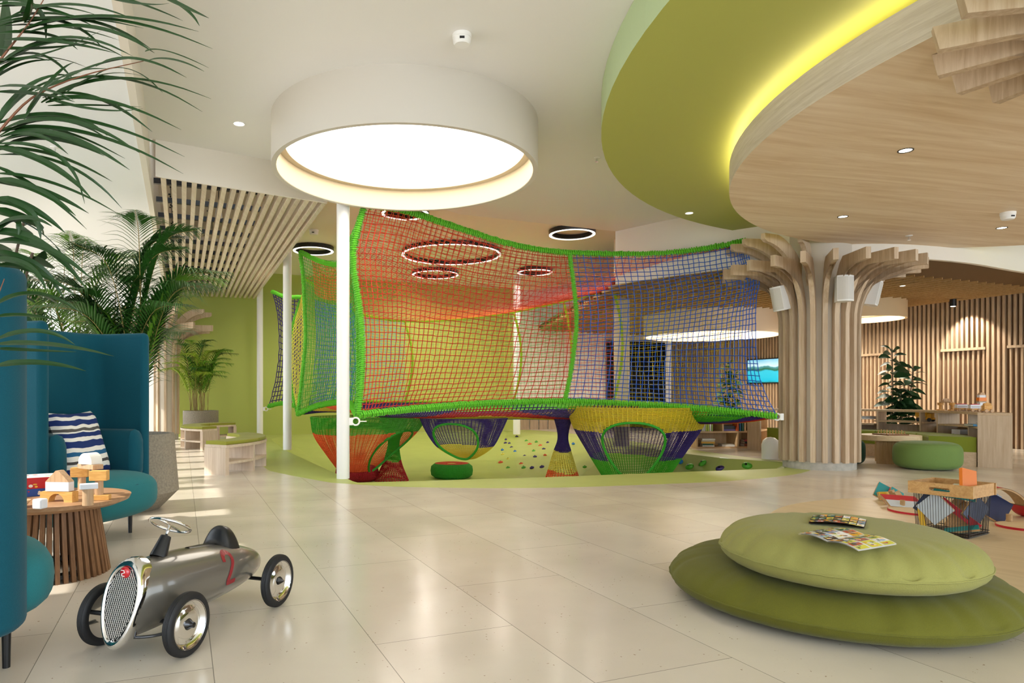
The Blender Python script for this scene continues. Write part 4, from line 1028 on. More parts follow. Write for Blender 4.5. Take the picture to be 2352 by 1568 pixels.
# ---------------- ride-on car ----------------
def ride_on():
    fw=Vector((-.306,-.952,0)); ang=math.atan2(fw.y,fw.x); fa=Vector((-1.193,2.63,0))   # front axle centre on the floor
    t=T('ride_on_car','grey metal ride-on racing car with red number 2 and chrome grille','ride-on toy car',fa)
    X=Matrix.Rotation(ang,4,'Z'); X.translation=fa    # local +x forward, +y = car's left
    PAINT=mat('car_grey','6F6A61',.28,metal=.35,coat=.8); DK=mat('car_dark','3A3B3E',.3,metal=.3,coat=.6); RUB=mat('rubber','141416',.6); 
    # body: sections along x from nose (.10) to tail (-.78)
    S=[(.085,.085,.35,.082),(.06,.080,.352,.096),(0,.078,.354,.114),(-.12,.08,.352,.126),(-.28,.085,.342,.132),(-.42,.09,.326,.130),(-.54,.10,.302,.118),(-.64,.115,.268,.092),(-.71,.135,.238,.058),(-.745,.16,.212,.015)]
    def sec(x):
        for a,b in zip(S,S[1:]):
            if b[0]<=x<=a[0]:
                k=(x-a[0])/(b[0]-a[0]); k=k; return [a[i]*(1-k)+b[i]*k for i in range(1,4)]
        return S[0][1:] if x>S[0][0] else S[-1][1:]
    XS=cr_fn([(s[0],0,0) for s in S])
    CB=cr_fn([(s[1],s[2],s[3]) for s in S])
    def body(u,v):
        x=XS(v).x; z0,z1,w=CB(v); zc=(z0+z1)/2; h=(z1-z0)/2; a=2*PI*u
        # fuller at the top, tucked at the bottom
        y=w*math.copysign(abs(cos(a))**.85,cos(a)); z=zc+h*math.copysign(abs(sin(a))**.9,sin(a))
        if sin(a)<0: y*=1-.18*abs(sin(a))**2
        return (x,y,z)
    m=M(X)
    def bsh(u,v): p=Vector(body(u,v)); p.x+=-(p.z-.215)*.28*max(0,1-v*3.2)+.03*max(0,1-v*6); return p
    m.grid(bsh,40,50,closeu=True); ob('body',m,PAINT,t,smooth=True)
    # grille: tilted oval at the nose
    def gp(r,a,off): # oval plate in the plane leaning back
        zz=.215+.135*r*sin(a); yy=.072*r*cos(a)*(1+.15*sin(a)); xx=.128+off-(zz-.215)*.28-.02*(r*r)*.0
        return Vector((xx,yy,zz))
    m=M(X); K=40
    rings=[(1.16,-.07),(1.20,-.03),(1.16,-.005),(1.05,.006),(.98,.0),(.95,-.006)]
    vs=[gp(r,2*PI*k/K,o_) for r,o_ in rings for k in range(K)]
    m.add(vs,[(j*K+k,j*K+(k+1)%K,(j+1)*K+(k+1)%K,(j+1)*K+k) for j in range(len(rings)-1) for k in range(K)]); ob('grille_surround',m,CHROME,t,smooth=True)
    m=M(X); vs=[gp(.97,2*PI*k/K,-.010) for k in range(K)]; m.add(vs,[tuple(range(K))]); gb=ob('grille_backing',m,BLACK,t)
    m=M(X); n=15
    def clip(y0,z0,y1,z1):
        pts=[]
        for k in range(41):
            s=k/40; y=y0+(y1-y0)*s; z=z0+(z1-z0)*s; 
            a=(z-.215)/.135; b=y/(.072*(1+.15*a)); 
            if a*a+b*b<.93: pts.append(Vector((.128-.004-(z-.215)*.28,y,z)))
        return pts
    for k in range(-22,23):
        o_=k*.0145
        for sg in (1,-1):
            P=clip(-.16,.215+o_-.24*sg,.16,.215+o_+.24*sg)
            if len(P)>1: m.tube([P[0],P[-1]],.0017,4)
    ob('grille_mesh',m,mat('grille_metal','D8D6D2',.25,metal=.8),gb)
    m=M(X); m.ell((.098,0,.328),(.012,.022,.022),16,10); bd=ob('badge',m,mat('badge_red','C41422',.25,coat=1),t,smooth=True)
    m=M(X); 
    m.tube([Vector((.1095,-.008,.338)),Vector((.1105,.006,.338)),Vector((.111,.009,.330)),Vector((.1115,-.004,.326)),Vector((.1115,-.003,.317)),Vector((.111,.008,.317))],.0018,4); ob('badge_mark',m,WR,bd)
    # bumper lip
    m=M(X); m.grid(lambda u,v: Vector((.12*cos(-PI/2+PI*u)*(1)-.02-v*.02,.118*sin(-PI/2+PI*u),.085-.012*v)),24,2); m.tube([Vector((.115*cos(-PI/2+PI*k/20)-.02,.12*sin(-PI/2+PI*k/20),.083)) for k in range(21)],.006,6); ob('bumper',m,DK,t,smooth=True)
    # seat
    def seatf(u,v):
        x=-.25-.30*v; w=.025+.058*min(1,v*1.6)**.8*(1 if v<.86 else 1-.45*((v-.86)/.14)**2)
        y=(u*2-1)*w; zb=CB(0.0)[1]
        vb=min(range(101),key=lambda q:abs(XS(q/100).x-x))/100; ztop=CB(vb).y+.004+ (.078*math.exp(-((v-.78)/.155)**4))*(1-.8*abs(u*2-1)**3.5)
        drop=.045*abs(u*2-1)**2.2*(.4+v)
        if v>.80: ztop-=0
        z=ztop-drop-(.5*max(0,v-.9))
        return Vector((x,y,z))
    m=M(X); m.grid(seatf,20,36); 
    m.grid(lambda u,v: seatf(u,v)+Vector((0,0,-.012)),20,36)
    o=ob('seat',m,DARKP,t,smooth=True)
    # steering
    base=Vector((-.075,0,.345)); top=Vector((-.135,0,.445)); ax=(top-base).normalized()
    rot=ax.to_track_quat('Z','Y').to_matrix()
    m=M(X); m.lathe([(.034,0),(.034,.005),(.021,.088),(0,.09)],24,base,rot=rot); ob('steering_column',m,DARKP,t,smooth=True,auto=40)
    m=M(X); m.cyl(base+ax*.085,.006,.05,10,rot=rot)
    c=base+ax*.135; x_=rot@Vector((1,0,0)); y_=rot@Vector((0,1,0)); tilt=Matrix.Rotation(R(-2),3,'Y')
    m.tube([c+(x_*cos(a)+y_*sin(a))*.082 for a in [2*PI*k/40 for k in range(40)]],.006,8,closed=True)
    m.tube([c-y_*.08,c+y_*.08],.004,6); ob('steering_wheel',m,CHROME,t,smooth=True)
    # axles and wheels
    for ax_x in (0,-.634):
        m=M(X); m.tube([Vector((ax_x,-.19,.1215)),Vector((ax_x,.19,.1215))],.009,8); ob('axle',m,BLACK,t)
        for sy in (-1,1):
            c=Vector((ax_x,sy*.20,.1215)); rot=Matrix.Rotation(-sy*PI/2,3,'X')
            m=M(X); prof=[(.090,-.017),(.104,-.020),(.115,-.017),(.1205,-.011),(.119,-.008),(.1215,-.006),(.1195,-.003),(.1215,0),(.1195,.003),(.1215,.006),(.119,.008),(.1205,.011),(.115,.017),(.104,.020),(.090,.017),(.090,-.017)]
            m.lathe(prof,56,c,rot=rot); w=ob('wheel',m,RUB,t,smooth=True,auto=35)
            m=M(X); m.lathe([(0,.004),(.05,.012),(.062,.004),(.074,.002),(.082,.012),(.093,.018),(.093,-.016),(0,-.012)],48,c,rot=rot); ob('hubcap',m,CHROME,w,smooth=True,auto=60)
            m=M(X); m.lathe([(.022,.008),(.013,.022),(.010,.034),(0,.036)],16,c,rot=rot) if ax_x==0 else m.lathe([(.02,.008),(.018,.014),(.003,.034),(0,.034)],6,c,rot=rot); ob('hub_nut',m,mat('dark_chrome','4A4A4C',.15,metal=1),w,smooth=True,auto=40)
    # number 2 on the left flank
    def flank(s,h): # s along x (px right = rear), h height
        s*=1.3;h*=1.25; x=-.37-s; z=.235+h
        v=min(range(101),key=lambda q:abs(XS(q/100).x-x))/100; z0,z1,w=CB(v); zc=(z0+z1)/2; hh=(z1-z0)/2; q=max(-1,min(1,(z-zc)/hh)); sa=math.copysign(abs(q)**(1/.9),q); ca=(1-sa*sa)**.5
        y=w*ca**.85; y*=(1-.18*sa*sa) if sa<0 else 1
        return Vector((x,y+.0018,z))
    P=[(-.024,.030),(-.02,.046),(-.006,.056),(.012,.054),(.022,.040),(.018,.020),(.002,-.005),(-.022,-.045),(.026,-.045)]
    C=catmull([Vector((a,b,0)) for a,b in P[:8]],30)+[Vector((.026,-.045,0))]
    m=M(X); vs=[]
    Wd=.0078
    for i,p in enumerate(C):
        d=(C[min(i+1,len(C)-1)]-C[max(i-1,0)]).normalized(); nn=Vector((-d.y,d.x,0))
        if i==len(C)-2: nn=Vector((-.5,1,0))
        for s in (-1,1): q=p+nn*Wd*s; vs.append(flank(q.x,q.y))
    for V in vs: pass
    m.add(vs,[(2*i,2*i+1,2*i+3,2*i+2) for i in range(len(C)-1)]); ob('number',m,mat('number_red','8C2229',.4),t,label='red number 2')
    return t
ride_on()
# ---------------- curved benches ----------------
BP=wood('bench_ash','DCC9B4','C3AC93','z',.9); BH=wood('bench_ash_flat','E2D0BA','CBB59A','x',.7); GRF=fabric('olive_felt','95953A',300)
def cbench(c,ri,ro,a0,a1,nd,label,h=.375):
    t=T('curved_bench',label,'bench',(*c,0)); N=40
    def arc(m,r0,r1,z0,z1,aa=a0,ab=a1,n=N):
        prof=[(r0,z0),(r1,z0),(r1,z1),(r0,z1),(r0,z0)]; m.lathe(prof,n,(*c,0),a0=aa,a1=ab)
        for a in (aa,ab):
            m.add([(c[0]+r*cos(a),c[1]+r*sin(a),z) for r,z in prof[:4]],[(0,1,2,3)])
    m=M(); arc(m,ri,ro,h-.035,h); ob('top_board',m,BH,t)
    m=M(); arc(m,ri+.02,ro-.005,h*.36,h*.36+.03); ob('shelf',m,BH,t)
    for k in range(nd+1):
        a=a0+(a1-a0)*k/nd; e=Vector((cos(a),sin(a),0)); mid=Vector((*c,0))+e*((ri+ro)/2)+Vector((-e.y,e.x,0))*(.018 if k==0 else (-.018 if k==nd else 0)); m=M(); m.box((mid.x,mid.y,(h-.036)/2),(ro-ri-.004,.034 if 0<k<nd else .06,h-.036),rz=a); ob('side_panel',m,BP,t)
    # cushion in segments
    ns=3
    for k in range(ns):
        aa=a0+(a1-a0)*k/ns+.006; ab=a0+(a1-a0)*(k+1)/ns-.006; m=M()
        arc(m,ri+.012,ro-.012,h,h+.045,aa,ab,16); ob('cushion',m,GRF,t,bev=.014,smooth=True,auto=50)
cbench((-4.25,9.12),1.34,1.72,R(-29),R(48),4,'curved bench with olive cushion nearer the pit, in front of the other bench')
cbench((-3.9,13.2),.9,1.28,R(125),R(246),5,'curved bench with olive cushion farther back, near the potted palm')
# ---------------- floor cushions ----------------
CU1=fabric('olive_velvet','636222',260,amt=.06); CU2=fabric('sage_velvet','928F50',260,amt=.05)
def cushion(c,r,z0,h,mt,label,seed):
    t=T('floor_cushion',label,'floor cushion',(c[0],c[1],z0)); N=180
    zm=z0+h*.40
    def rr(a,s): return r*(1+.010*noise.noise(Vector((cos(a)*9+seed,sin(a)*9,0)))*s)
    def puck(a): return max(0,noise.noise(Vector((cos(a)*7+seed,sin(a)*7,1.3))))**1.0
    m=M(); K=26
    def top(u,v):
        a=2*PI*u; k=v; rad=r*(1-k); edge_=(1-(1-k)**7)**.6
        if k>.6: edge_+= -.0*(k)
        w=math.exp(-(k/.13)); z=zm+(h-(zm-z0))*edge_*(.93+.07*k)
        z-=w*(.045*puck(a))*(1 if k>0 else 0)*min(1,k/.02)+ .0015*sin(a*46+3*sin(a*5))*math.exp(-((k-.03)/.04)**2)
        q=rad*(1+.008*noise.noise(Vector((cos(a)*9+seed,sin(a)*9,0))))
        return Vector((c[0]+q*cos(a),c[1]+q*sin(a),z))
    def bot(u,v):
        a=2*PI*u; e=(1-(1-v)**9)**.55; q=r*(1-v)*(1+.008*noise.noise(Vector((cos(a)*9+seed,sin(a)*9,0)))); return Vector((c[0]+q*cos(a),c[1]+q*sin(a),zm-(zm-z0)*e))
    m=M(); m.grid(lambda u,v: top(u,v**1.7),N,40,closeu=True); m.grid(lambda u,v: bot(u,v**1.6),N,16,closeu=True); ob('cover',m,mt,t,smooth=True)
    P=[top(k/N,0)+Vector((cos(2*PI*k/N),sin(2*PI*k/N),0))*.001 for k in range(N)]; m=M(); m.tube(P,.0035,6,closed=True); ob('piping',m,mt,t,smooth=True)
cushion((1.87,3.27),.75,0.0,.215,CU1,'larger dark olive round floor cushion lying on the stone floor',2.0)
cushion((1.81,3.06),.53,.205,.205,CU2,'lighter sage green round floor cushion on top of the olive one',5.1)
# magazines
def zt2(x,y): return .412
def quadmag(P,label,seed,pages=1):
    t=T('magazine',label,'magazine',P[0][0]); r_=random.Random(seed)
    cols=[mat('print_%s'%k,k,.35) for k in ('E9A52E','1F6E6A','F1EEE8','3B2E22','D9D24A','B8512A','8BA3C2','2F5A2A')]
    for a,b,c,d in P:
        a,b,c,d=[Vector(q) for q in(a,b,c,d)]
        S=lambda u,v: (a*(1-u)+b*u)*(1-v)+(d*(1-u)+c*u)*v+Vector((0,0,.010*sin(PI*u)))
        m=M(); m.grid(S,8,4); m.grid(lambda u,v:S(u,v)-Vector((0,0,.004)),8,4); ob('page',m,mat('paper','EFECE6',.4) if pages else BLACK,t,smooth=True)
        m=M()
        nu,nv=(5,3) if pages else (7,3)
        for i in range(nu):
            for j in range(nv):
                ci=r_.randrange(8); u0,u1,v0,v1=(i+.08)/nu,(i+.94)/nu,(j+.08)/nv,(j+.92)/nv
                m.add([S(u0,v0)+Vector((0,0,.0012)),S(u1,v0)+Vector((0,0,.0012)),S(u1,v1)+Vector((0,0,.0012)),S(u0,v1)+Vector((0,0,.0012))],[(0,1,2,3)],ci)
                for k in range(5):
                    uu=r_.uniform(u0+.02,u1-.03); vv=r_.uniform(v0+.03,v1-.05); p=S(uu,vv)+Vector((0,0,.0016)); m.ell(p,(r_.uniform(.004,.016),r_.uniform(.003,.008),.0006),8,3,mi=r_.randrange(8))
        ob('print',m,cols,t)
ZM=.425
def gz(px,py,z=ZM-.008): p=gr(px,py,z); return p
quadmag([(gz(1832,1225),gz(1900,1242),gz(1986,1227),gz(1918,1212)),(gz(1900,1242),gz(1972,1263),gz(2060,1248),gz(1986,1227))],'open colourful magazine lying on the sage cushion, nearest the camera',1)
quadmag([(gz(1857,1200),gz(1985,1211),gz(1991,1193),gz(1868,1182))],'closed dark magazine with small pictures on the sage cushion',4,pages=0)
# ---------------- round oak floor inlay ----------------
m=M(); m.lathe([(0,.003),(1.9,.003),(1.9,0)],96,(4.3,4.6,0)); 
fo=ob('floor',m,wood('oak_floor','DFCBA6','CEB88F',.9,.5,.35),kind='structure')
# ---------------- wire crate ----------------
def crate():
    c=Vector((3.64,4.85,0)); a=math.atan2(.2,.32); t=T('wire_crate','square black wire basket with a wooden rim full of toy boards','crate',c)
    X=Matrix.Rotation(a,4,'Z'); X.translation=c; S=.37; h=.37
    OR_=wood('crate_oak','D6AC72','B98A50','x',1.5); hf=S/2
    for k in range(4):
        rot=Matrix.Rotation(PI/2*k,4,'Z'); XX=X@rot
        m=M(XX)
        if k in (1,3):
            # board with a hand hole
            w=S+.03; z0,z1=.285,h; hz=(z0+z1)/2; hl=.052; hr=.013; y=-hf
            out=[(-w/2,z0),(w/2,z0),(w/2,z1),(-w/2,z1)]; K=8
            hole=[(hl+hr*cos(-PI/2+PI*q/K),hz+hr*sin(-PI/2+PI*q/K)) for q in range(K+1)]+[(-hl+hr*cos(PI/2+PI*q/K),hz+hr*sin(PI/2+PI*q/K)) for q in range(K+1)]
            n=len(hole); vs=[(a_,y-.009,b) for a_,b in out+hole]+[(a_,y+.009,b) for a_,b in out+hole]; o=4+n
            half=K//2
            def ring(o_):
                f=[]; H=lambda i:o_+4+(i%n)
                corners=[(0,half*0),]
                # bottom strip, right, top, left fans
                f.append((o_+0,o_+1,H(0),H(n-1)))
                for q in range(0,half): f.append((o_+1,H(q+1),H(q)))
                f.append((o_+1,o_+2,H(half)))
                for q in range(half,K): f.append((o_+2,H(q+1),H(q)))
                f.append((o_+2,o_+3,H(K+1),H(K)))
                for q in range(K+1,K+1+half): f.append((o_+3,H(q+1),H(q)))
                f.append((o_+3,o_+0,H(K+1+half)))
                for q in range(K+1+half,n-1): f.append((o_+0,H(q+1),H(q)))
                return f
            f1=ring(0); f2=[q[::-1] for q in ring(o)]
            m.add(vs,f1+f2+[(i,o+i,o+(i+1)%4,(i+1)%4) for i in range(4)]+[(4+i,4+(i+1)%n,o+4+(i+1)%n,o+4+i) for i in range(n)])
        else: m.box((0,-hf,(.285+h)/2),(S-.018,.018,h-.285))
        ob('rim_board',m,OR_,t)
    m=M(X)
    for k in range(4):
        rot=Matrix.Rotation(PI/2*k,3,'Z')
        for q in range(21):
            x=-hf+.012+(S-.024)*q/20; p=rot@Vector((x,-hf+.014,0)); p1=rot@Vector((x*.93,(-hf+.014)*.93,0)); m.tube([Vector((p.x,p.y,.29)),Vector((p1.x,p1.y,.012))],.0016,4)
        for z in (.012,.03): 
            e=hf*.90; m.tube([rot@Vector((-e,-e,z)),rot@Vector((e,-e,z))],.003,4)
    m.box((0,0,.006),(S*.88,S*.88,.004)); w=ob('wire_cage',m,BLACK,t)
    return X
X=crate()@Matrix.Rotation(R(-90),4,'Z')
PAN={'blue':mat('board_navy','17264A',.45),'white':mat('board_white','CDD6DE',.45),'red':mat('board_red','C4182A',.4),'teal':mat('board_teal','1C8A8C',.4),'yellow':mat('board_yellow','E8B91E',.4),'orange':mat('board_orange','EE7F12',.4),'ply':wood('plywood','C9A577','A98457','x',2)}
def board(c,d,rot,col,label,X=None,cat='toy board'):
    m3=Matrix.Rotation(rot[2],3,'Z')@Matrix.Rotation(rot[1],3,'Y')@Matrix.Rotation(rot[0],3,'X'); 
    t=T('toy_board',label,cat,(X@Vector(c)) if X is not None else c)
    q=M(X); q.box(c,d,m3=m3); ob('board',q,PAN['ply'],t)
    q=M(X); n=m3@Vector((0,0,1)); q.box(Vector(c)+n*(d[2]/2+.0015),(d[0],d[1],.002),m3=m3); q.box(Vector(c)+n*(-d[2]/2-.0015),(d[0],d[1],.002),m3=m3); ob('face',q,PAN[col],t)
def solid(c,d,rot,col,label,X=None):
    m3=Matrix.Rotation(rot[2],3,'Z')@Matrix.Rotation(rot[1],3,'Y')@Matrix.Rotation(rot[0],3,'X'); q=M(X); q.box(c,d,m3=m3); tag(ob('toy_board',q,PAN[col],bev=.001),label,'toy board')
solid((.10,.0,.385),(.11,.17,.028),(R(72),R(14),R(60)),'orange','orange board sticking up out of the wire crate',X)
board((-.045,-.145,.185),(.17,.17,.014),(R(90),R(45),0),'white','pale grey square board standing on its corner inside the crate',X)
board((-.10,-.11,.20),(.13,.16,.014),(R(82),R(30),R(4)),'blue','navy board behind the pale square board inside the crate',X)
board((.06,-.02,.15),(.28,.05,.016),(R(80),R(38),R(8)),'red','red strip board slanting inside the crate',X)
board((.10,-.10,.05),(.20,.06,.016),(R(20),R(-14),R(20)),'teal','teal strip board at the bottom of the crate',X)
board((.0,.05,.27),(.26,.05,.016),(R(80),R(4),R(2)),'teal','teal strip board near the top inside the crate',X)
board((-.13,-.14,.10),(.035,.2,.012),(R(84),R(-12),0),'yellow','yellow strip board at the left inside the crate',X)
board((.12,.06,.17),(.20,.14,.014),(R(75),R(-40),R(80)),'blue','navy board leaning at the right inside the crate',X)
board((.03,.08,.12),(.14,.22,.014),(R(60),R(10),R(-20)),'ply','bare plywood board at the back of the crate',X)
solid((-.02,.12,.20),(.05,.02,.2),(0,R(30),0),'ply','plywood stick leaning at the back inside the crate',X)
# loose boards on the oak floor left of the crate
def gp_(px,py): return gr(px,py)
def curved(c,r,w,a0,a1,th,col,label,rz,up=False,x90=0):
    X=Matrix.Rotation(rz,4,'Z')@Matrix.Rotation(x90,4,'X'); X.translation=Vector(c); t=T('curved_toy_board',label,'toy board',c)
    m=M(X); m.lathe([(r-th,-w/2),(r,-w/2),(r,w/2),(r-th,w/2),(r-th,-w/2)],28,(0,0,0),a0=a0,a1=a1); ob('board',m,PAN['ply'],t,smooth=True,auto=40)
    m=M(X); m.lathe([(r+.002,-w/2),(r+.002,w/2)],28,(0,0,0),a0=a0,a1=a1); ob('face',m,PAN[col],t,smooth=True,auto=40)
p=gp_(2012,1150); 
def lean(px,py,d,rot,col,lab): 
    p=gp_(px,py); board((p.x,p.y,abs(d[1])*abs(sin(rot[0]))*.5+.012),d,rot,col,lab)
lean(2032,1150,(.13,.075,.018),(R(72),0,R(10)),'yellow','yellow-faced board lying on edge, leftmost of the loose boards')
lean(2024,1146,(.10,.15,.016),(R(60),R(30),R(-20)),'teal','teal board leaning at the far left of the loose boards')
lean(2044,1143,(.12,.10,.016),(R(55),R(28),R(-10)),'red','red board leaning behind the yellow-faced board')
lean(2058,1148,(.12,.10,.016),(R(55),R(32),R(-12)),'teal','teal-faced board leaning right of the red board')
lean(2066,1156,(.06,.11,.016),(R(62),R(-16),R(20)),'ply','bare plywood board standing among the loose boards')
lean(2052,1152,(.05,.10,.03),(R(70),R(-10),R(40)),'ply','small plywood block beside the yellow-faced board')
p=gp_(2085,1166); board((p.x,p.y+.1,.055),(.28,.14,.03),(R(14),R(3),R(-12)),'red','red rounded board lying on a white one left of the crate')
p=gp_(2088,1170); board((p.x,p.y+.06,.03),(.26,.12,.02),(R(20),R(3),R(-12)),'white','white board under the red one left of the crate')
def disc_board(px,py,r,label):
    p=gp_(px,py); t=T('round_toy_board',label,'toy board',p); m=M(); m.lathe([(0,.003),(r-.003,.003),(r-.003,.02),(0,.02)],48,p); ob('board',m,wood('birch','E3CDA6','D0B488','x',1.2),t)
    m=M(); m.lathe([(r-.003,.003),(r,.003),(r,.02),(r-.003,.02)],48,p); ob('rim',m,PAN['red'],t)
disc_board(2112,1176,.23,'birch half-disc board with red rim left of the crate')
disc_board(2352,1212,.17,'birch disc board with red rim at the right edge of the frame')
for px,py,lab in ((2073,1168,'small upright wooden peg on the disc board left of the crate'),(2318,1203,'small upright wooden peg on the disc board right of the crate')):
    p=gp_(px,py); m=M(); m.cyl((p.x,p.y,.021),.02,.055,16); tag(ob('toy_peg',m,PAN['ply'],smooth=True,auto=40),lab,'toy peg')
p=gp_(2325,1196); p.y+=.15
curved((p.x-.02,p.y,.03),.22,.16,R(20),R(150),.012,'red','arched plywood board with red face right of the crate',R(-10),x90=R(90))
board((p.x-.10,p.y-.12,.09),(.28,.16,.016),(R(38),R(-28),R(35)),'blue','navy board leaning on the arched board right of the crate')
board((p.x-.04,p.y-.03,.14),(.16,.05,.016),(R(40),R(-28),R(35)),'white','white strip board on the navy one right of the crate')
curved((p.x+.30,p.y,.16),.16,.14,R(200),R(330),.012,'red','upturned arched board with red edge at the right edge of the frame',R(5),x90=R(90))
# ================= RIGHT LOUNGE =================
AC=(5.9,10.3)
def arcm(m,c,r0,r1,z0,z1,a0,a1,n=30):
    prof=[(r0,z0),(r1,z0),(r1,z1),(r0,z1),(r0,z0)]; m.lathe(prof,n,(*c,0),a0=a0,a1=a1)
    for a in(a0,a1): m.add([(c[0]+r*cos(a),c[1]+r*sin(a),z) for r,z in prof[:4]],[(0,1,2,3)])
t=T('curved_shelving','low curved oak shelving wrapped round the green sofa by the slatted wall','shelf unit',(*AC,0))
OAKF=wood('shelf_oak','D4BC9C','B99D7A','x',.8); OAKV=wood('shelf_oak_upright','D6C0A4','BCA283','z',.8)
a0,a1=R(-36),R(100)
m=M(); arcm(m,AC,1.75,2.12,.715,.75,a0,a1); ob('top_board',m,OAKF,t)
m=M(); arcm(m,AC,1.78,2.11,.0,.05,a0,a1); ob('plinth',m,OAKF,t)
for q0,q1,z in((-34,6,.52),(14,40,.54),(40,60,.48),(66,99,.55)):
    m=M(); arcm(m,AC,1.77,2.11,z,z+.025,R(q0),R(q1),12); ob('shelf',m,OAKF,t)
for k,a in enumerate((-36,-18,6,16,38,50,66,84,100)):
    e=Vector((cos(R(a)),sin(R(a)),0)); mid=Vector((*AC,0))+e*1.935; m=M(); m.box((mid.x,mid.y,.357),(.37,.05 if k==0 else .025,.714),rz=R(a)); ob('upright',m,OAKV,t)
m=M(); arcm(m,AC,2.09,2.11,.05,.50,R(-34),R(60),20); ob('back_panel',m,OAKV,t)
OLV=fabric('olive_velour','7F8A2E',240,sheen=.8,amt=.05)
t=T('curved_sofa','low curved olive green sofa on an oak plinth inside the curved shelving','sofa',(*AC,0))
m=M(); arcm(m,AC,1.22,1.74,0,.2,a0,R(96)); ob('plinth',m,OAKF,t)
for q0,q1 in((-35.5,-6),(-5.6,30),(30.4,62),(62.4,96)):
    m=M(); arcm(m,AC,1.2,1.74,.2,.41,R(q0),R(q1),12); ob('cushion',m,OLV,t,bev=.035,smooth=True,auto=60)
# coffee table
ct=Vector((6.48,9.85,0)); t=T('coffee_table','round pale oak coffee table on fluted curved legs between the poufs','coffee table',ct)
m=M(); m.lathe([(0,.33),(.36,.33),(.395,.34),(.395,.41),(0,.412)],56,ct); ob('table_top',m,wood('pale_oak','DCC69E','C6AC80','x',.8),t,smooth=True,auto=30)
for a_,b_ in ((R(200),R(262)),(R(262)+.1,R(330)),(R(20),R(100))):
    m=M(); n=22
    vs=[]
    for k in range(n*2+1):
        a=a_+(b_-a_)*k/(n*2); r=.27+(.008 if k%2 else 0); 
        for z in(0,.33): vs.append((ct.x+r*cos(a),ct.y+r*sin(a),z))
        for z in(.33,0): vs.append((ct.x+.22*cos(a),ct.y+.22*sin(a),z))
    N=n*2+1; fs=[(k*4+q,(k+1)*4+q,(k+1)*4+(q+1)%4,k*4+(q+1)%4) for k in range(N-1) for q in range(4)]+[(0,1,2,3),(4*N-4,4*N-1,4*N-2,4*N-3)]; m.add(vs,fs); ob('leg',m,wood('pale_oak_leg','D2B68C','B89A6E','z',.8),t)
def pouf(c,rx,ry,h,mt,label):
    t=T('pouf',label,'pouf',c); sg=lambda x,p: math.copysign(abs(x)**p,x)
    def F(u,v): a=2*PI*u; b=-PI/2+PI*v; q=abs(cos(b))**.38; return Vector((c[0]+rx*q*sg(cos(a),.86),c[1]+ry*q*sg(sin(a),.86),h/2+h/2*sg(sin(b),.55)))
    m=M(); m.grid(F,48,26,closeu=True); ob('cover',m,mt,t,smooth=True)
    m=M(); m.tube([F(k/60,.76)*1.0 for k in range(60)],.003,4,closed=True); ob('piping',m,mt,t)
pouf((6.46,9.05,0),.385,.36,.37,fabric('leaf_felt','6E8748',250),'leaf green rounded pouf nearest, in front of the olive sofa')
pouf((5.75,9.75,0),.26,.26,.36,fabric('forest_felt','12301F',250),'dark forest green pouf beside the tree column')
# chess set
cb=Vector((ct.x-.02,ct.y-.05,.412)); 
m=M(); m.box((cb.x,cb.y,cb.z+.008),(.34,.30,.016),rz=R(10)); bd=tag_=ob('chess_board',m,wood('walnut','8F6238','6C4524','x',2)); tag(bd,'wooden chess board on the round coffee table','chess board')
r_=random.Random(5)
m0=None
for k in range(14):
    x=cb.x-.14+.02+(k%7)*.043; y=cb.y-.10+(k//7)*.19; h=r_.uniform(.035,.06)
    m=M(); m.lathe([(0,0),(.013,0),(.012,.006),(.006,.012),(.005,h*.7),(.009,h*.75),(.007,h),(0,h+.004)],10,(x,y,cb.z+.0165)); o=ob('chess_piece',m,wood('boxwood','D9B27A','B98C50','z',3),smooth=True); tag(o,'pale chess piece, %s from the left in the %s row on the chess board'%(['first','second','third','fourth','fifth','sixth','seventh'][k%7],'near' if k<7 else 'far'),'chess piece','chess pieces on the board')
# things on and in the shelving
def onarc(px,r): 
    # point on the shelving arc of radius r seen at column px
    best=None
    for k in range(400):
        a=R(-38)+R(140)*k/399; p=(AC[0]+r*cos(a),AC[1]+r*sin(a)); q=CX+FPX*p[0]/p[1]
        if best is None or abs(q-px)<best[0]: best=(abs(q-px),p,a)
    return best[1],best[2]
ZS=.751
def bl(name,label,c,d,rz,mt,cat='toy block',**k): m=M(); m.box((c[0],c[1],c[2]+d[2]/2),d,rz=rz); return tag(ob(name,m,mt,**k),label,cat)
# left arch of blocks : two legs, lintel, half round
for i,(px,lab) in enumerate(((2160,'left'),(2187,'right'))):
    p,a=onarc(px,1.9); 
    bl('slab_block','orange slab block under the %s leg of the block gate'%lab,(*p,ZS),(.09,.06,.02),a,NW)
    m=M(); m.cyl((*p,ZS+.021),.02,.062,16); tag(ob('cylinder_block',m,NW,smooth=True,auto=40),'wooden cylinder forming the %s leg of the block gate on the shelving'%lab,'toy block')
    m=M(); m.cyl((*p,ZS+.084),.042,.038,16); tag(ob('brick_block',m,NW,smooth=True,auto=40),'round orange block on the %s leg of the block gate'%lab,'toy block')
p,a=onarc(2173,1.9)
bl('slab_block','plank block bridging the legs of the block gate',(*p,ZS+.123),(.2,.05,.014),math.atan2(p[1]-10.3,p[0]-5.9)-PI/2,BW)
X=Matrix.Rotation(R(8),4,'Z'); X.translation=Vector((*p,ZS+.138)); s=M(X); K=12; out=[(-.062,0),(.062,0)]+[(.062*cos(PI*k/K),.012+.04*sin(PI*k/K)) for k in range(K+1)]; n=len(out); s.add([(a_,-.02,b) for a_,b in out]+[(a_,.02,b) for a_,b in out],[tuple(range(n)),tuple(range(n,2*n))[::-1]]+[(i,n+i,n+(i+1)%n,(i+1)%n) for i in range(n)]); tag(ob('half_round_block',s,BW),'half-round block on top of the block gate on the shelving','toy block')
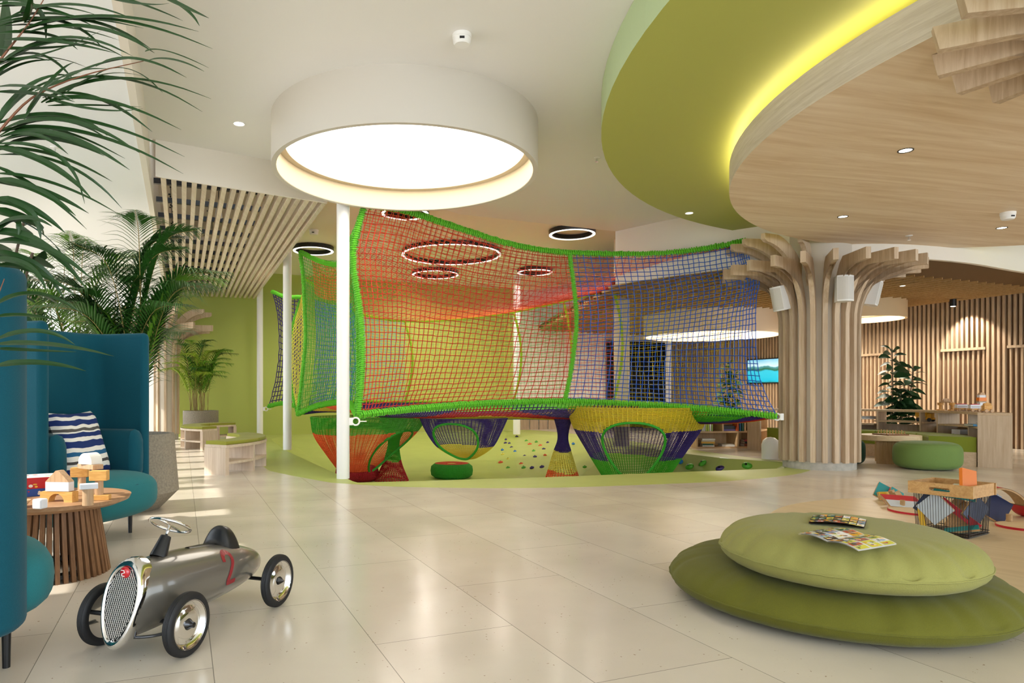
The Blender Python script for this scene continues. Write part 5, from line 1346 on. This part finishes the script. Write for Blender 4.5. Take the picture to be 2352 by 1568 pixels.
# toy train
def wagon(px,w,lab,top,extra=None):
    p,a=onarc(px,1.86); rz=R(6); X=Matrix.Rotation(rz,4,'Z'); X.translation=Vector((*p,ZS)); t=T('toy_wagon',lab,'toy train',(*p,ZS))
    m=M(X); m.box((0,0,.035),(w,.05,.022)); ob('chassis',m,NW,t,bev=.003)
    m=M(X); m.box((0,0,.075),(w*.94,.048,.055)); ob('body',m,WB if top!='log' else NW,t,bev=.004)
    if top=='red': m=M(X); m.box((0,0,.108),(w*.7,.05,.010)); ob('roof',m,PAN['red'],t); m=M(X); m.box((0,-.026,.07),(w*.8,.002,.006)); ob('stripe',m,BLACK,t)
    if top=='log': m=M(X); m.ell((0,0,.115),(w*.45,.024,.02),14,8,p=.7); ob('load',m,NW,t,smooth=True)
    for sx in(-1,1):
        for sy in (-1,1):
            m=M(X); m.cyl((sx*w*.32,sy*.032-.006,.024),.024,.012,18,rot=Matrix.Rotation(R(-90),3,'X')); ob('wheel',m,BW,t,smooth=True,auto=40)
wagon(2208,.19,'white toy wagon with red roof on the shelving, left of the second wagon','red')
wagon(2238,.17,'white toy engine with red roof in the middle of the toy train','red')
wagon(2267,.13,'wooden toy wagon with a rounded log, last of the toy train','log')
p,a=onarc(2204,1.95); m=M(); m.lathe([(0,0),(.03,0),(0,.08)],4,(*p,ZS+.115)); tag(ob('wedge_block',m,BW),'small wooden wedge behind the first toy wagon','toy block')
# block tower at right
p,a=onarc(2254,2.0); z=ZS
for d,mt,lab in (((.1,.05,.085),BW,'pale plank block at the foot of the tall block tower behind the train'),((.09,.05,.05),WB,'white block second from the bottom of the tall block tower'),((.125,.05,.02),BW,'thin plank block in the middle of the tall block tower'),((.12,.05,.05),PAN['orange'],'orange brick block near the top of the tall block tower'),((.10,.045,.035),WB,'white block under the roof of the tall block tower')):
    bl('brick_block',lab,(*p,z),d,R(6),mt); z+=d[2]+.0005
X=Matrix.Rotation(R(6),4,'Z'); X.translation=Vector((*p,z)); s=M(X); s.add([(-.05,-.022,0),(.05,-.022,0),(.02,-.022,.04),(-.02,-.022,.04),(-.05,.022,0),(.05,.022,0),(.02,.022,.04),(-.02,.022,.04)],[(0,1,2,3),(7,6,5,4),(0,4,5,1),(1,5,6,2),(2,6,7,3),(3,7,4,0)]); tag(ob('roof_block',s,BW),'roof-shaped block crowning the tall block tower','toy block')
# yellow truck
p,a=onarc(2126,1.9); zz=.566; X=Matrix.Rotation(R(-60),4,'Z'); X.translation=Vector((*p,zz)); t=T('toy_truck','yellow toy dump truck in the curved shelving','toy truck',(*p,zz)); TY=mat('toy_yellow','E2A31A',.35)
m=M(X); m.box((0,0,.05),(.24,.11,.035)); m.box((.07,0,.10),(.07,.10,.07)); ob('cab',m,TY,t,bev=.006)
m=M(X); m.add([(-.13,-.06,.075),(.03,-.06,.075),(.05,-.065,.15),(-.12,-.065,.15),(-.13,.06,.075),(.03,.06,.075),(.05,.065,.15),(-.12,.065,.15)],[(0,1,2,3),(7,6,5,4),(0,4,5,1),(1,5,6,2),(2,6,7,3),(3,7,4,0)]); ob('dump_body',m,TY,t)
for sx in(-.08,.08):
    for sy in(-1,1): m=M(X); m.cyl((sx,sy*.058-.012,.03),.03,.024,16,rot=Matrix.Rotation(R(-90),3,'X')); ob('wheel',m,DARKP,t,smooth=True,auto=40)
# books / boxes in shelving
def book(c,d,rz,col,label,cat='book',group=None,tilt=0):
    m3=Matrix.Rotation(rz,3,'Z')@Matrix.Rotation(tilt,3,'Y'); t=T('book',label,cat,c,group=group)
    cc=Vector(c)+Vector((0,0,d[2]/2)); m=M(); m.box(cc,(d[0]*.95,d[1]*.95,d[2]*.9 if d[2]<d[0] else d[2]*.96),m3=m3); ob('pages',m,mat('book_pages','E8E1D2',.8),t)
    mt=mat('cover_'+col,col,.45); m=M()
    ax=min(range(3),key=lambda q:d[q]); 
    for s in(-1,1):
        o=[0,0,0]; o[ax]=s*(d[ax]/2-.0015); dd=list(d); dd[ax]=.003; m.box(cc+m3@Vector(o),dd,m3=m3)
    sp=[0,0,0]; dd=list(d); k=1 if ax!=1 else 0; sp[k]=-(d[k]/2-.0015); dd[k]=.003; m.box(cc+m3@Vector(sp),dd,m3=m3); ob('cover',m,mt,t)
p,a=onarc(2246,1.86); book((*p,.546),(.30,.16,.03),R(6),'2C86B4','light blue book lying in the right end of the curved shelving'); 
p2,a=onarc(2262,1.84); book((*p2,.577),(.12,.15,.028),R(6),'14407A','navy book lying on the light blue one')
p,a=onarc(1985,1.9); book((*p,.576),(.30,.22,.03),R(5),'E4E0D8','white book lying low in the shelving beside the tree column'); book((*p,.607),(.28,.21,.02),R(8),'C9CED2','pale grey book lying on the white one beside the tree column')
p,a=onarc(2206,1.9); bl('storage_box','translucent white box low in the curved shelving',(*p,.40),(.16,.14,.07),R(10),WB,'box'); 
# ---------------- low bookshelf behind the pit ----------------
t=T('low_bookshelf','low faceted oak bookshelf with books beyond the right end of the pit','bookshelf',(5.3,12.6,0))
BO=wood('bookshelf_oak','D5B58C','BB976C','x',.9); BOV=wood('bookshelf_oak_v','D5B58C','BB976C','z',.9)
q0=Vector((4.62,12.45,0)); q1=Vector((5.75,12.55,0)); q2=Vector((6.35,13.35,0)); q3=Vector((6.25,14.2,0)); dep=.34
path=[q0,q1,q2,q3]; nb=[Vector((.05,1,0)),Vector((-.35,.94,0)),Vector((-.85,.5,0)),Vector((-1,.0,0))]
pin=[p+n.normalized()*dep for p,n in zip(path,nb)]
poly=[(p.x,p.y) for p in path]+[(p.x,p.y) for p in pin[::-1]]
for z in (0,.29,.555):
    m=M(); m.prism(poly,z,z+.03); ob('shelf',m,BO,t)
m=M(); m.prism([(q0.x,q0.y),(5.1,12.49),(5.1,12.83),(pin[0].x,pin[0].y)],.78,.81); ob('shelf',m,BO,t)
for (a_,b_,k,z0,z1) in ((q0,pin[0],0,0,.81),(q0.lerp(q1,.44),pin[0].lerp(pin[1],.44),0,.32,.81),(q0.lerp(q1,.70),pin[0].lerp(pin[1],.70),0,.03,.30),(q1,pin[1],0,.03,.56),(q0.lerp(q1,.82),pin[0].lerp(pin[1],.82),0,.30,.56),(q2,pin[2],0,.03,.56),(q3,pin[3],0,0,.56)):
    c=(a_+b_)/2; d=b_-a_; m=M(); m.box((c.x,c.y,(z0+z1)/2),(d.length,.028,z1-z0),rz=math.atan2(d.y,d.x)); ob('upright',m,BOV,t)
m=M()
for a_,b_ in zip(pin,pin[1:]): c=(a_+b_)/2; d=b_-a_; m.box((c.x,c.y,.29),(d.length,.012,.56),rz=math.atan2(d.y,d.x))
ob('back_panel',m,BOV,t)
bx=lambda x,dy=.10: (x,12.47+dy)
for k,(c_,w) in enumerate((('E9E7E0',.025),('B5C53A',.03),('E9E7E0',.03),('E6E3DA',.025),('B5C53A',.03),('B5C53A',.028),('F0EEE8',.03),('9DB23A',.03))):
    x=4.68+k*.034; book((x,12.60,.321),(w,.2,.24),0,c_,'upright slim %s book, %s from the left end of the low bookshelf'%('green' if c_[0] in 'B9' else 'white',['first','second','third','fourth','fifth','sixth','seventh','eighth'][k]),group='upright binders at the left of the low bookshelf')
book((5.14,12.60,.321),(.34,.22,.055),0,'2E2A26','dark thick book at the bottom of the upper stack on the low bookshelf') if False else None
def stack(x,y,z,items,where):
    for i,(c_,w,d,h) in enumerate(items):
        pos=['bottom','second from bottom','middle','fourth from bottom','top'][i] if i<len(items)-1 else 'top'
        nm={'1B1B20':'black','6C5BA8':'violet','E9E6DC':'white','D8A93A':'yellow','1F5B45':'green','C8BFA8':'beige','B23A2A':'red','7A3B2A':'brown','2B5F8E':'blue','8C2A2A':'dark red'}[c_]
        book((x+rnd.uniform(-.01,.01),y,z),(w,d,h),rnd.uniform(-.08,.08),c_,'%s book, %s of the stack %s'%(nm,pos,where)); z+=h+.0008
stack(5.30,12.68,.3205,[('6C5BA8',.27,.2,.03),('1B1B20',.28,.2,.06)],'in the upper middle bay of the low bookshelf')
stack(4.85,12.60,.0305,[('E9E6DC',.22,.18,.025),('1F5B45',.2,.17,.03),('D8A93A',.25,.18,.035),('C8BFA8',.24,.18,.025),('E9E6DC',.25,.18,.03)],'at the lower left of the low bookshelf')
stack(5.22,12.62,.0305,[('E9E6DC',.24,.2,.035),('C8BFA8',.22,.2,.012)],'in the lower middle of the low bookshelf')
stack(5.62,12.66,.0305,[('7A3B2A',.14,.18,.05),('1B1B20',.14,.18,.04),('8C2A2A',.13,.18,.035)],'at the lower right of the low bookshelf')
for x,c_,tl,lab in ((5.45,'B5612A',0,'orange upright book'),(5.485,'2B5F8E',0,'blue upright book'),(5.52,'1F5B45',.12,'green leaning book')): 
    pass
t=T('picture_book','pale picture book with a small round emblem, upright on the low bookshelf','book',(5.93,12.9,.32))
m=M(); m.box((5.93,12.92,.44),(.24,.02,.22),rz=R(48)); ob('cover',m,mat('cover_ivory','E4DCC8',.5),t); m=M(); m.cyl((5.937,12.908,.43),.025,.002,16,rot=Matrix.Rotation(R(48),3,'Z')@Matrix.Rotation(R(90),3,'X')); ob('emblem',m,BLACK,t)
for k,(c_,lab) in enumerate((('C85A28','orange'),('2B5F8E','blue'),('1F5B45','green'))):
    book((5.40+.045*k,12.60,.3205),(.032,.19,.20),0,c_,'%s upright book in the right bay of the low bookshelf'%lab,tilt=0)
for k in range(3):
    x=5.95+.13*k; y=12.95+.2*k; m=M(); m.lathe([(0,0),(.045,0),(.06,.05),(.058,.09),(.05,.09),(.05,.05),(0,.01)],20,(x,y,.586)); tag(ob('bowl',m,mat('ceramic','E6DCCB',.4),smooth=True,auto=50),['pale ceramic bowl on the low bookshelf, leftmost','pale ceramic bowl on the low bookshelf, middle','pale ceramic bowl on the low bookshelf, rightmost'][k],'bowl')
stack(5.32,12.70,.5865,[('2B5F8E',.30,.2,.03),('E9E6DC',.28,.2,.02)],'on top of the low bookshelf')
# TV
Yt=17.4; xt=rightX(Yt)-.02; X=Matrix.Rotation(math.atan2(D1.y,D1.x),4,'Z'); X.translation=Vector((xt,Yt,1.62))
t=T('television','wall television showing a blue bay, left of the tree column','television',(xt,Yt,1.2))
m=M(X); m.box((0,0,0),(1.5,.05,.66)); ob('housing',m,BLACK,t,bev=.006)
tv=bpy.data.materials.new('tv_picture'); tv.use_nodes=True; nt=tv.node_tree; L=nt.links.new; b=nt.nodes['Principled BSDF']
tc=nt.nodes.new('ShaderNodeTexCoord'); sp=nt.nodes.new('ShaderNodeSeparateXYZ'); L(tc.outputs['Object'],sp.inputs[0])
n=nt.nodes.new('ShaderNodeTexNoise'); n.inputs['Scale'].default_value=3; n.inputs['Detail'].default_value=5; L(tc.outputs['Object'],n.inputs['Vector'])
a=nt.nodes.new('ShaderNodeMath'); a.operation='MULTIPLY_ADD'; a.inputs[1].default_value=.16; L(n.outputs['Fac'],a.inputs[0]); L(sp.outputs[2],a.inputs[2])
mr=nt.nodes.new('ShaderNodeMapRange'); mr.inputs[1].default_value=1.36; mr.inputs[2].default_value=2.02; L(a.outputs[0],mr.inputs[0])
cr=nt.nodes.new('ShaderNodeValToRGB'); e=cr.color_ramp.elements; e[0].position=0; e[0].color=hx('1F5A3A'); e[1].position=.14; e[1].color=hx('12A6C8')
for p_,c_ in((.5,'2FB4D6'),(.56,'1F5E34'),(.66,'4F8F9C'),(.70,'BFE3F0'),(1,'5FB6E6')): q=e.new(p_); q.color=hx(c_)
L(mr.outputs[0],cr.inputs[0]); L(cr.outputs[0],b.inputs['Emission Color']); L(cr.outputs[0],b.inputs['Base Color']); b.inputs['Emission Strength'].default_value=.7
m=M(X); m.box((0,.027,0),(1.44,.004,.60)); m.box((0,-.0,0),(.01,.01,.01)); ob('screen',m,tv,t)
# white rounded bollard behind the column
m=M(); m.lathe([(.13,0),(.13,.22),(.11,.29),(.06,.33),(0,.34)],24,(5.02,10.45,0)); tag(ob('bollard',m,WR,smooth=True),'white rounded stool peeking out behind the left side of the tree column','stool')
# ================= PLANTS =================
LEAF=[mat('palm_leaf','2F5E1E',.42,spec=.5),mat('palm_leaf_light','5E8F22',.45),mat('palm_leaf_yellow','94B02E',.45)]; STEM=mat('palm_stem','8E7A3E',.6)
LEAFD=mat('dark_palm_leaf','1C3F14',.4); 
def ribbon(m,P,w,mi=0,up=Vector((0,0,1)),n=7,fold=.25):
    f=cr_fn(P); vs=[]
    for i in range(n+1):
        t=i/n; p=f(t); d=(f(min(1,t+.04))-f(max(0,t-.04))).normalized(); s=d.cross(up); s=s.normalized() if s.length>1e-3 else Vector((1,0,0)); nn=s.cross(d)
        ww=w*(min(1,t*6+.25))*(1-t**2.2)**.9+.0004
        vs+=[p-s*ww+nn*ww*fold,p,p+s*ww+nn*ww*fold]
    m.add(vs,[(i*3+k,(i+1)*3+k,(i+1)*3+k+1,i*3+k+1) for i in range(n) for k in(0,1)],mi)
def frond(P,nl,ll,w,r,root,mats,droop=.5,spread=1.0,bare=.3,rad=.006,seed=0,mi=0,vshape=.25):
    f=cr_fn(P); rr=random.Random(seed); m=M(); m.tube([f(k/20) for k in range(21)],[rad*(1-.75*k/20) for k in range(21)],6,mi=1)
    for i in range(nl):
        t=bare+(1-bare)*((i+.5)/nl)**.9*.985; p=f(t); d=(f(min(1,t+.03))-f(max(0,t-.03))).normalized(); s=d.cross(Vector((0,0,1))); 
        if s.length<.05: s=Vector((1,0,0))
        s.normalize(); up=s.cross(d)
        k=ll*(sin(PI*min(1,(t-bare)/(1-bare)*.8+.2))**.7)*rr.uniform(.85,1.1)
        for sg in(-1,1):
            dr=(s*sg*spread+d*(.55+.5*t)+up*vshape).normalized(); e=p+dr*k; e.z-=droop*k*rr.uniform(.6,1.3); mid=p+dr*k*.5; mid.z-=droop*k*.12
            ribbon(m,[p,mid,e],w*rr.uniform(.8,1.1)*(1-.55*((t-bare)/(1-bare))**2),mi)
    return ob('frond',m,[mats,STEM],root)
def palm(c,zt,label,n,H,spreadr,nl,ll,w,matl,seed,rstem=.1,pot=None,az=None,bare=.3,potm=CONC):
    rr=random.Random(seed); t=T('potted_palm',label,'potted plant',c)
    m=M(); m.lathe(pot,40 if pot!='hex' else 6,c); ob('pot',m,potm,t,smooth=True,auto=30)
    m=M(); m.lathe([(0,zt-.04),(pot[-1][0]*.95,zt-.04)],24,c); ob('soil',m,mat('soil','3A2C1E',.95),t)
    for i in range(n):
        a=(az[i%len(az)] if az else 2*PI*i/n*2.4)+rr.uniform(-.25,.25); h=H*rr.uniform(.55,1.05); s=spreadr*rr.uniform(.6,1.1); b=Vector((c[0]+rstem*rr.uniform(-1,1),c[1]+rstem*rr.uniform(-1,1),zt-.05))
        e=Vector((cos(a),sin(a),0)); top=b+Vector((0,0,h)); P=[b,b+e*s*.12+Vector((0,0,h*.45)),b+e*s*.45+Vector((0,0,h*.85)),b+e*s+Vector((0,0,h*.98-.15*s))]
        frond(P,nl,ll,w,0,t,matl[rr.randrange(len(matl))],seed=seed*50+i,bare=bare,droop=.45)
    return t
# big kentia behind the armchair, grey faceted pot
kp=(-2.78,5.85,0)
palm(kp,.66,'tall kentia palm in a faceted grey pot behind the teal armchair',26,1.95,.85,42,.42,.0115,[LEAF[0],LEAF[0],LEAF[1],LEAFD],11,rstem=.12,pot=[(0,0),(.24,0),(.40,.16),(.36,.66),(.32,.66),(.31,.60)],bare=.28)
palm((-4.0,7.1,0),.6,'second bushy palm in a grey pot nearer the window, behind the first',22,2.1,.95,36,.42,.012,[LEAF[0],LEAF[1]],23,rstem=.12,pot=[(0,0),(.22,0),(.33,.14),(.32,.6),(.29,.6),(.28,.55)],bare=.3)
palm((-5.3,14.35,0),.66,'bright green areca palm in a round grey pot by the green wall',34,1.6,.75,26,.34,.013,[LEAF[1],LEAF[2],LEAF[0]],31,rstem=.22,pot=[(0,0),(.33,0),(.36,.06),(.36,.66),(.33,.66),(.32,.6)],bare=.3)
# foreground palm, leaves reaching in from the left
fp=T('potted_palm','dark green palm close to the camera reaching in from the left edge','potted plant',(-2.8,1.85,0))
m=M(); m.lathe([(0,0),(.2,0),(.27,.5),(.25,.5),(.24,.46),(0,.46)],32,(-2.8,1.85,0)); ob('pot',m,CONC,fp,smooth=True,auto=30)
LF=[('A',(55,70),(230,0),(488,112),10),('A',(0,145),(150,50),(290,134),10),('A',(0,150),(90,110),(200,155),9),('B',(0,275),(60,190),(185,168),9),('B',(95,236),(250,130),(485,227),8),('B',(220,153),(300,105),(428,178),7),('B',(335,141),(390,122),(469,164),6),('B',(105,236),(215,195),(416,298),9),('B',(0,280),(180,235),(424,360),9),('B',(110,243),(220,240),(325,246),5),('B',(0,300),(150,230),(322,352),10),('B',(0,315),(130,270),(298,390),11),('B',(10,300),(110,265),(287,364),7),('C',(-10,345),(110,330),(258,417),11),('C',(0,355),(170,345),(280,478),6),('C',(-10,398),(120,400),(270,490),6),('C',(-10,418),(100,425),(204,490),12),('C',(-10,455),(75,465),(150,535),12),('C',(-10,490),(85,510),(143,583),14),('A',(230,-20),(350,15),(420,48),6),('A',(330,-30),(430,20),(480,42),7),('A',(20,40),(150,-20),(310,45),9),('A',(0,60),(140,20),(330,65),8),('A',(10,60),(150,50),(275,93),8),('A',(10,92),(120,85),(265,122),8),('A',(60,75),(230,30),(355,122),9),('A',(5,130),(20,60),(10,-20),16),('A',(60,50),(75,20),(70,-20),14),('D',(-10,790),(120,780),(262,818),8),('D',(-10,780),(95,735),(172,791),8),('D',(-10,840),(90,820),(198,852),9),('D',(-10,728),(70,715),(150,742),8),('D',(-10,800),(80,805),(175,808),5),('C',(-10,555),(100,540),(210,640),12),('C',(-10,590),(90,580),(150,690),10),('C',(-10,610),(70,600),(175,680),9),('D',(-10,700),(80,640),(190,720),10),('A',(-10,10),(100,5),(215,60),9),('A',(-10,110),(100,120),(230,95),8),('B',(60,255),(130,150),(250,158),8),('B',(150,215),(230,150),(330,175),7),('B',(-10,200),(90,190),(170,230),8),('A',(-10,180),(60,130),(140,140),8),('C',(-10,520),(60,480),(120,520),9),('B',(-10,330),(80,290),(200,330),9)]
rr=random.Random(3)
LF+=[(k,(a[0]-10+rr.uniform(-12,12),a[1]+rr.uniform(-28,28)),(b[0]+rr.uniform(-30,20),b[1]+rr.uniform(-35,30)),(c[0]+rr.uniform(-110,15),c[1]+rr.uniform(-45,40)),w) for k,a,b,c,w in LF for _ in range(1) if k!='D' and b[0]>40]
FR={'A':[(-60,220),(10,125),(65,55),(115,-25)],'B':[(-60,380),(0,300),(60,235),(120,200),(210,168),(330,140)],'C':[(-80,640),(-50,540),(-30,440),(-15,360)],'D':[(-90,900),(-50,800),(-20,720),(10,640)]}
for key,P in FR.items():
    m=M(); Yk={'A':1.95,'B':1.85,'C':1.8,'D':1.75}[key]
    m.tube([p for p in catmull([at(a,b,Yk) for a,b in P],16)],[.0042-.0002*q for q in range(17)],6,mi=1)
    for k,p0,p1,p2,w in LF:
        if k!=key: continue
        Y0=Yk; Y2=Yk+rr.uniform(-.12,.2); a_,b_,c_=at(*p0,Y0),at(*p1,(Y0+Y2)/2),at(*p2,Y2)
        P3=[a_*(1-t)**2+b_*2*t*(1-t)+c_*t*t for t in [q/6 for q in range(7)]]
        ribbon(m,P3,w*1.0/FPX*Yk,0,up=Vector((rr.uniform(-.3,.3),-.75,.6)),n=14)
    ob('frond',m,[LEAFD,mat('red_stem','7A4A2E',.6)],fp)
m=M()
for b in ((-2.78,1.9),(-2.85,1.8),(-2.75,1.8)): m.tube([Vector((b[0],b[1],.45)),Vector((b[0]+.1,b[1]-.05,1.2)),Vector((-1.75+rnd.uniform(-.1,.1),1.9,1.9))],[.016,.012,.006],6)
ob('stem',m,STEM,fp)
# rubber plants
def rubber(c,stems,label,sz=.2,potr=.22,seed=1,dens=26,pot=True):
    t=T('rubber_plant',label,'potted plant',c); rr=random.Random(seed); G=mat('rubber_leaf','1F3F1E',.5,spec=.25)
    m=M(); m.lathe([(0,0),(potr*.8,0),(potr,.4),(potr*.9,.4),(potr*.88,.36),(0,.36)],28,c); ob('pot',m,CONC,t,smooth=True,auto=30)
    for b,tp in stems:
        b=Vector(b);tp=Vector(tp); m=M(); m.tube([b,b.lerp(tp,.5)+Vector((.02,0,0)),tp],.009,6); ob('stem',m,mat('plant_stem','4A3A26',.7),t)
        m=M()
        for i in range(dens):
            k=.12+.88*i/dens; p=b.lerp(tp,k); a=i*2.4; e=Vector((cos(a),sin(a),0)); L_=sz*rr.uniform(.75,1.15)*(1-.25*k); rise=.1+.9*max(0,k-.85)*5 if k>.85 else rr.uniform(-.15,.35)
            d=(e+Vector((0,0,rise))).normalized(); q=p+d*.03; tip=q+d*L_+Vector((0,0,-L_*.25)); mid=q.lerp(tip,.5)+Vector((0,0,L_*.1)); f=cr_fn([q,mid,tip]); vs=[]; n=8; s=(Matrix.Rotation(rr.uniform(-.9,.9),3,d)@d.cross(Vector((0,0,1)))).normalized(); s2=s.cross(d)
            for j in range(n+1):
                u=j/n; w=L_*.30*sin(PI*min(1,u*.93+.05))**.75; x=f(u); vs+=[x-s*w+s2*w*.2,x,x+s*w+s2*w*.2]
            m.add(vs,[(j*3+k2,(j+1)*3+k2,(j+1)*3+k2+1,j*3+k2+1) for j in range(n) for k2 in(0,1)])
        ob('foliage',m,G,t,smooth=True)
rc=at(2065,900,12.15); rc=(min(rc.x,9.6),12.2,0)
rubber(rc,[((rc[0]-.1,12.2,.38),at(2049,800,12.15)),((rc[0]+.12,12.2,.38),at(2098,845,12.2)),((rc[0],12.15,.38),at(2070,900,12.1))],'dark glossy rubber plant behind the curved shelving by the slatted wall',sz=.27,seed=4,dens=44)
rc=(6.7,16.2,0)
rubber(rc,[((6.7,16.2,.38),(6.72,16.2,1.75)),((6.8,16.2,.38),(6.9,16.2,1.5))],'dark rubber plant seen through the right part of the blue net',sz=.27,seed=9,dens=40)
rc=(-3.0,4.2,0)
rubber((-3.5,4.75,0),[((-3.5,4.75,.38),at(58,495,4.75)),((-3.45,4.75,.38),at(75,580,4.75))],'rubber plant with broad leaves at the left, behind the near palm',sz=.26,seed=12,dens=20)
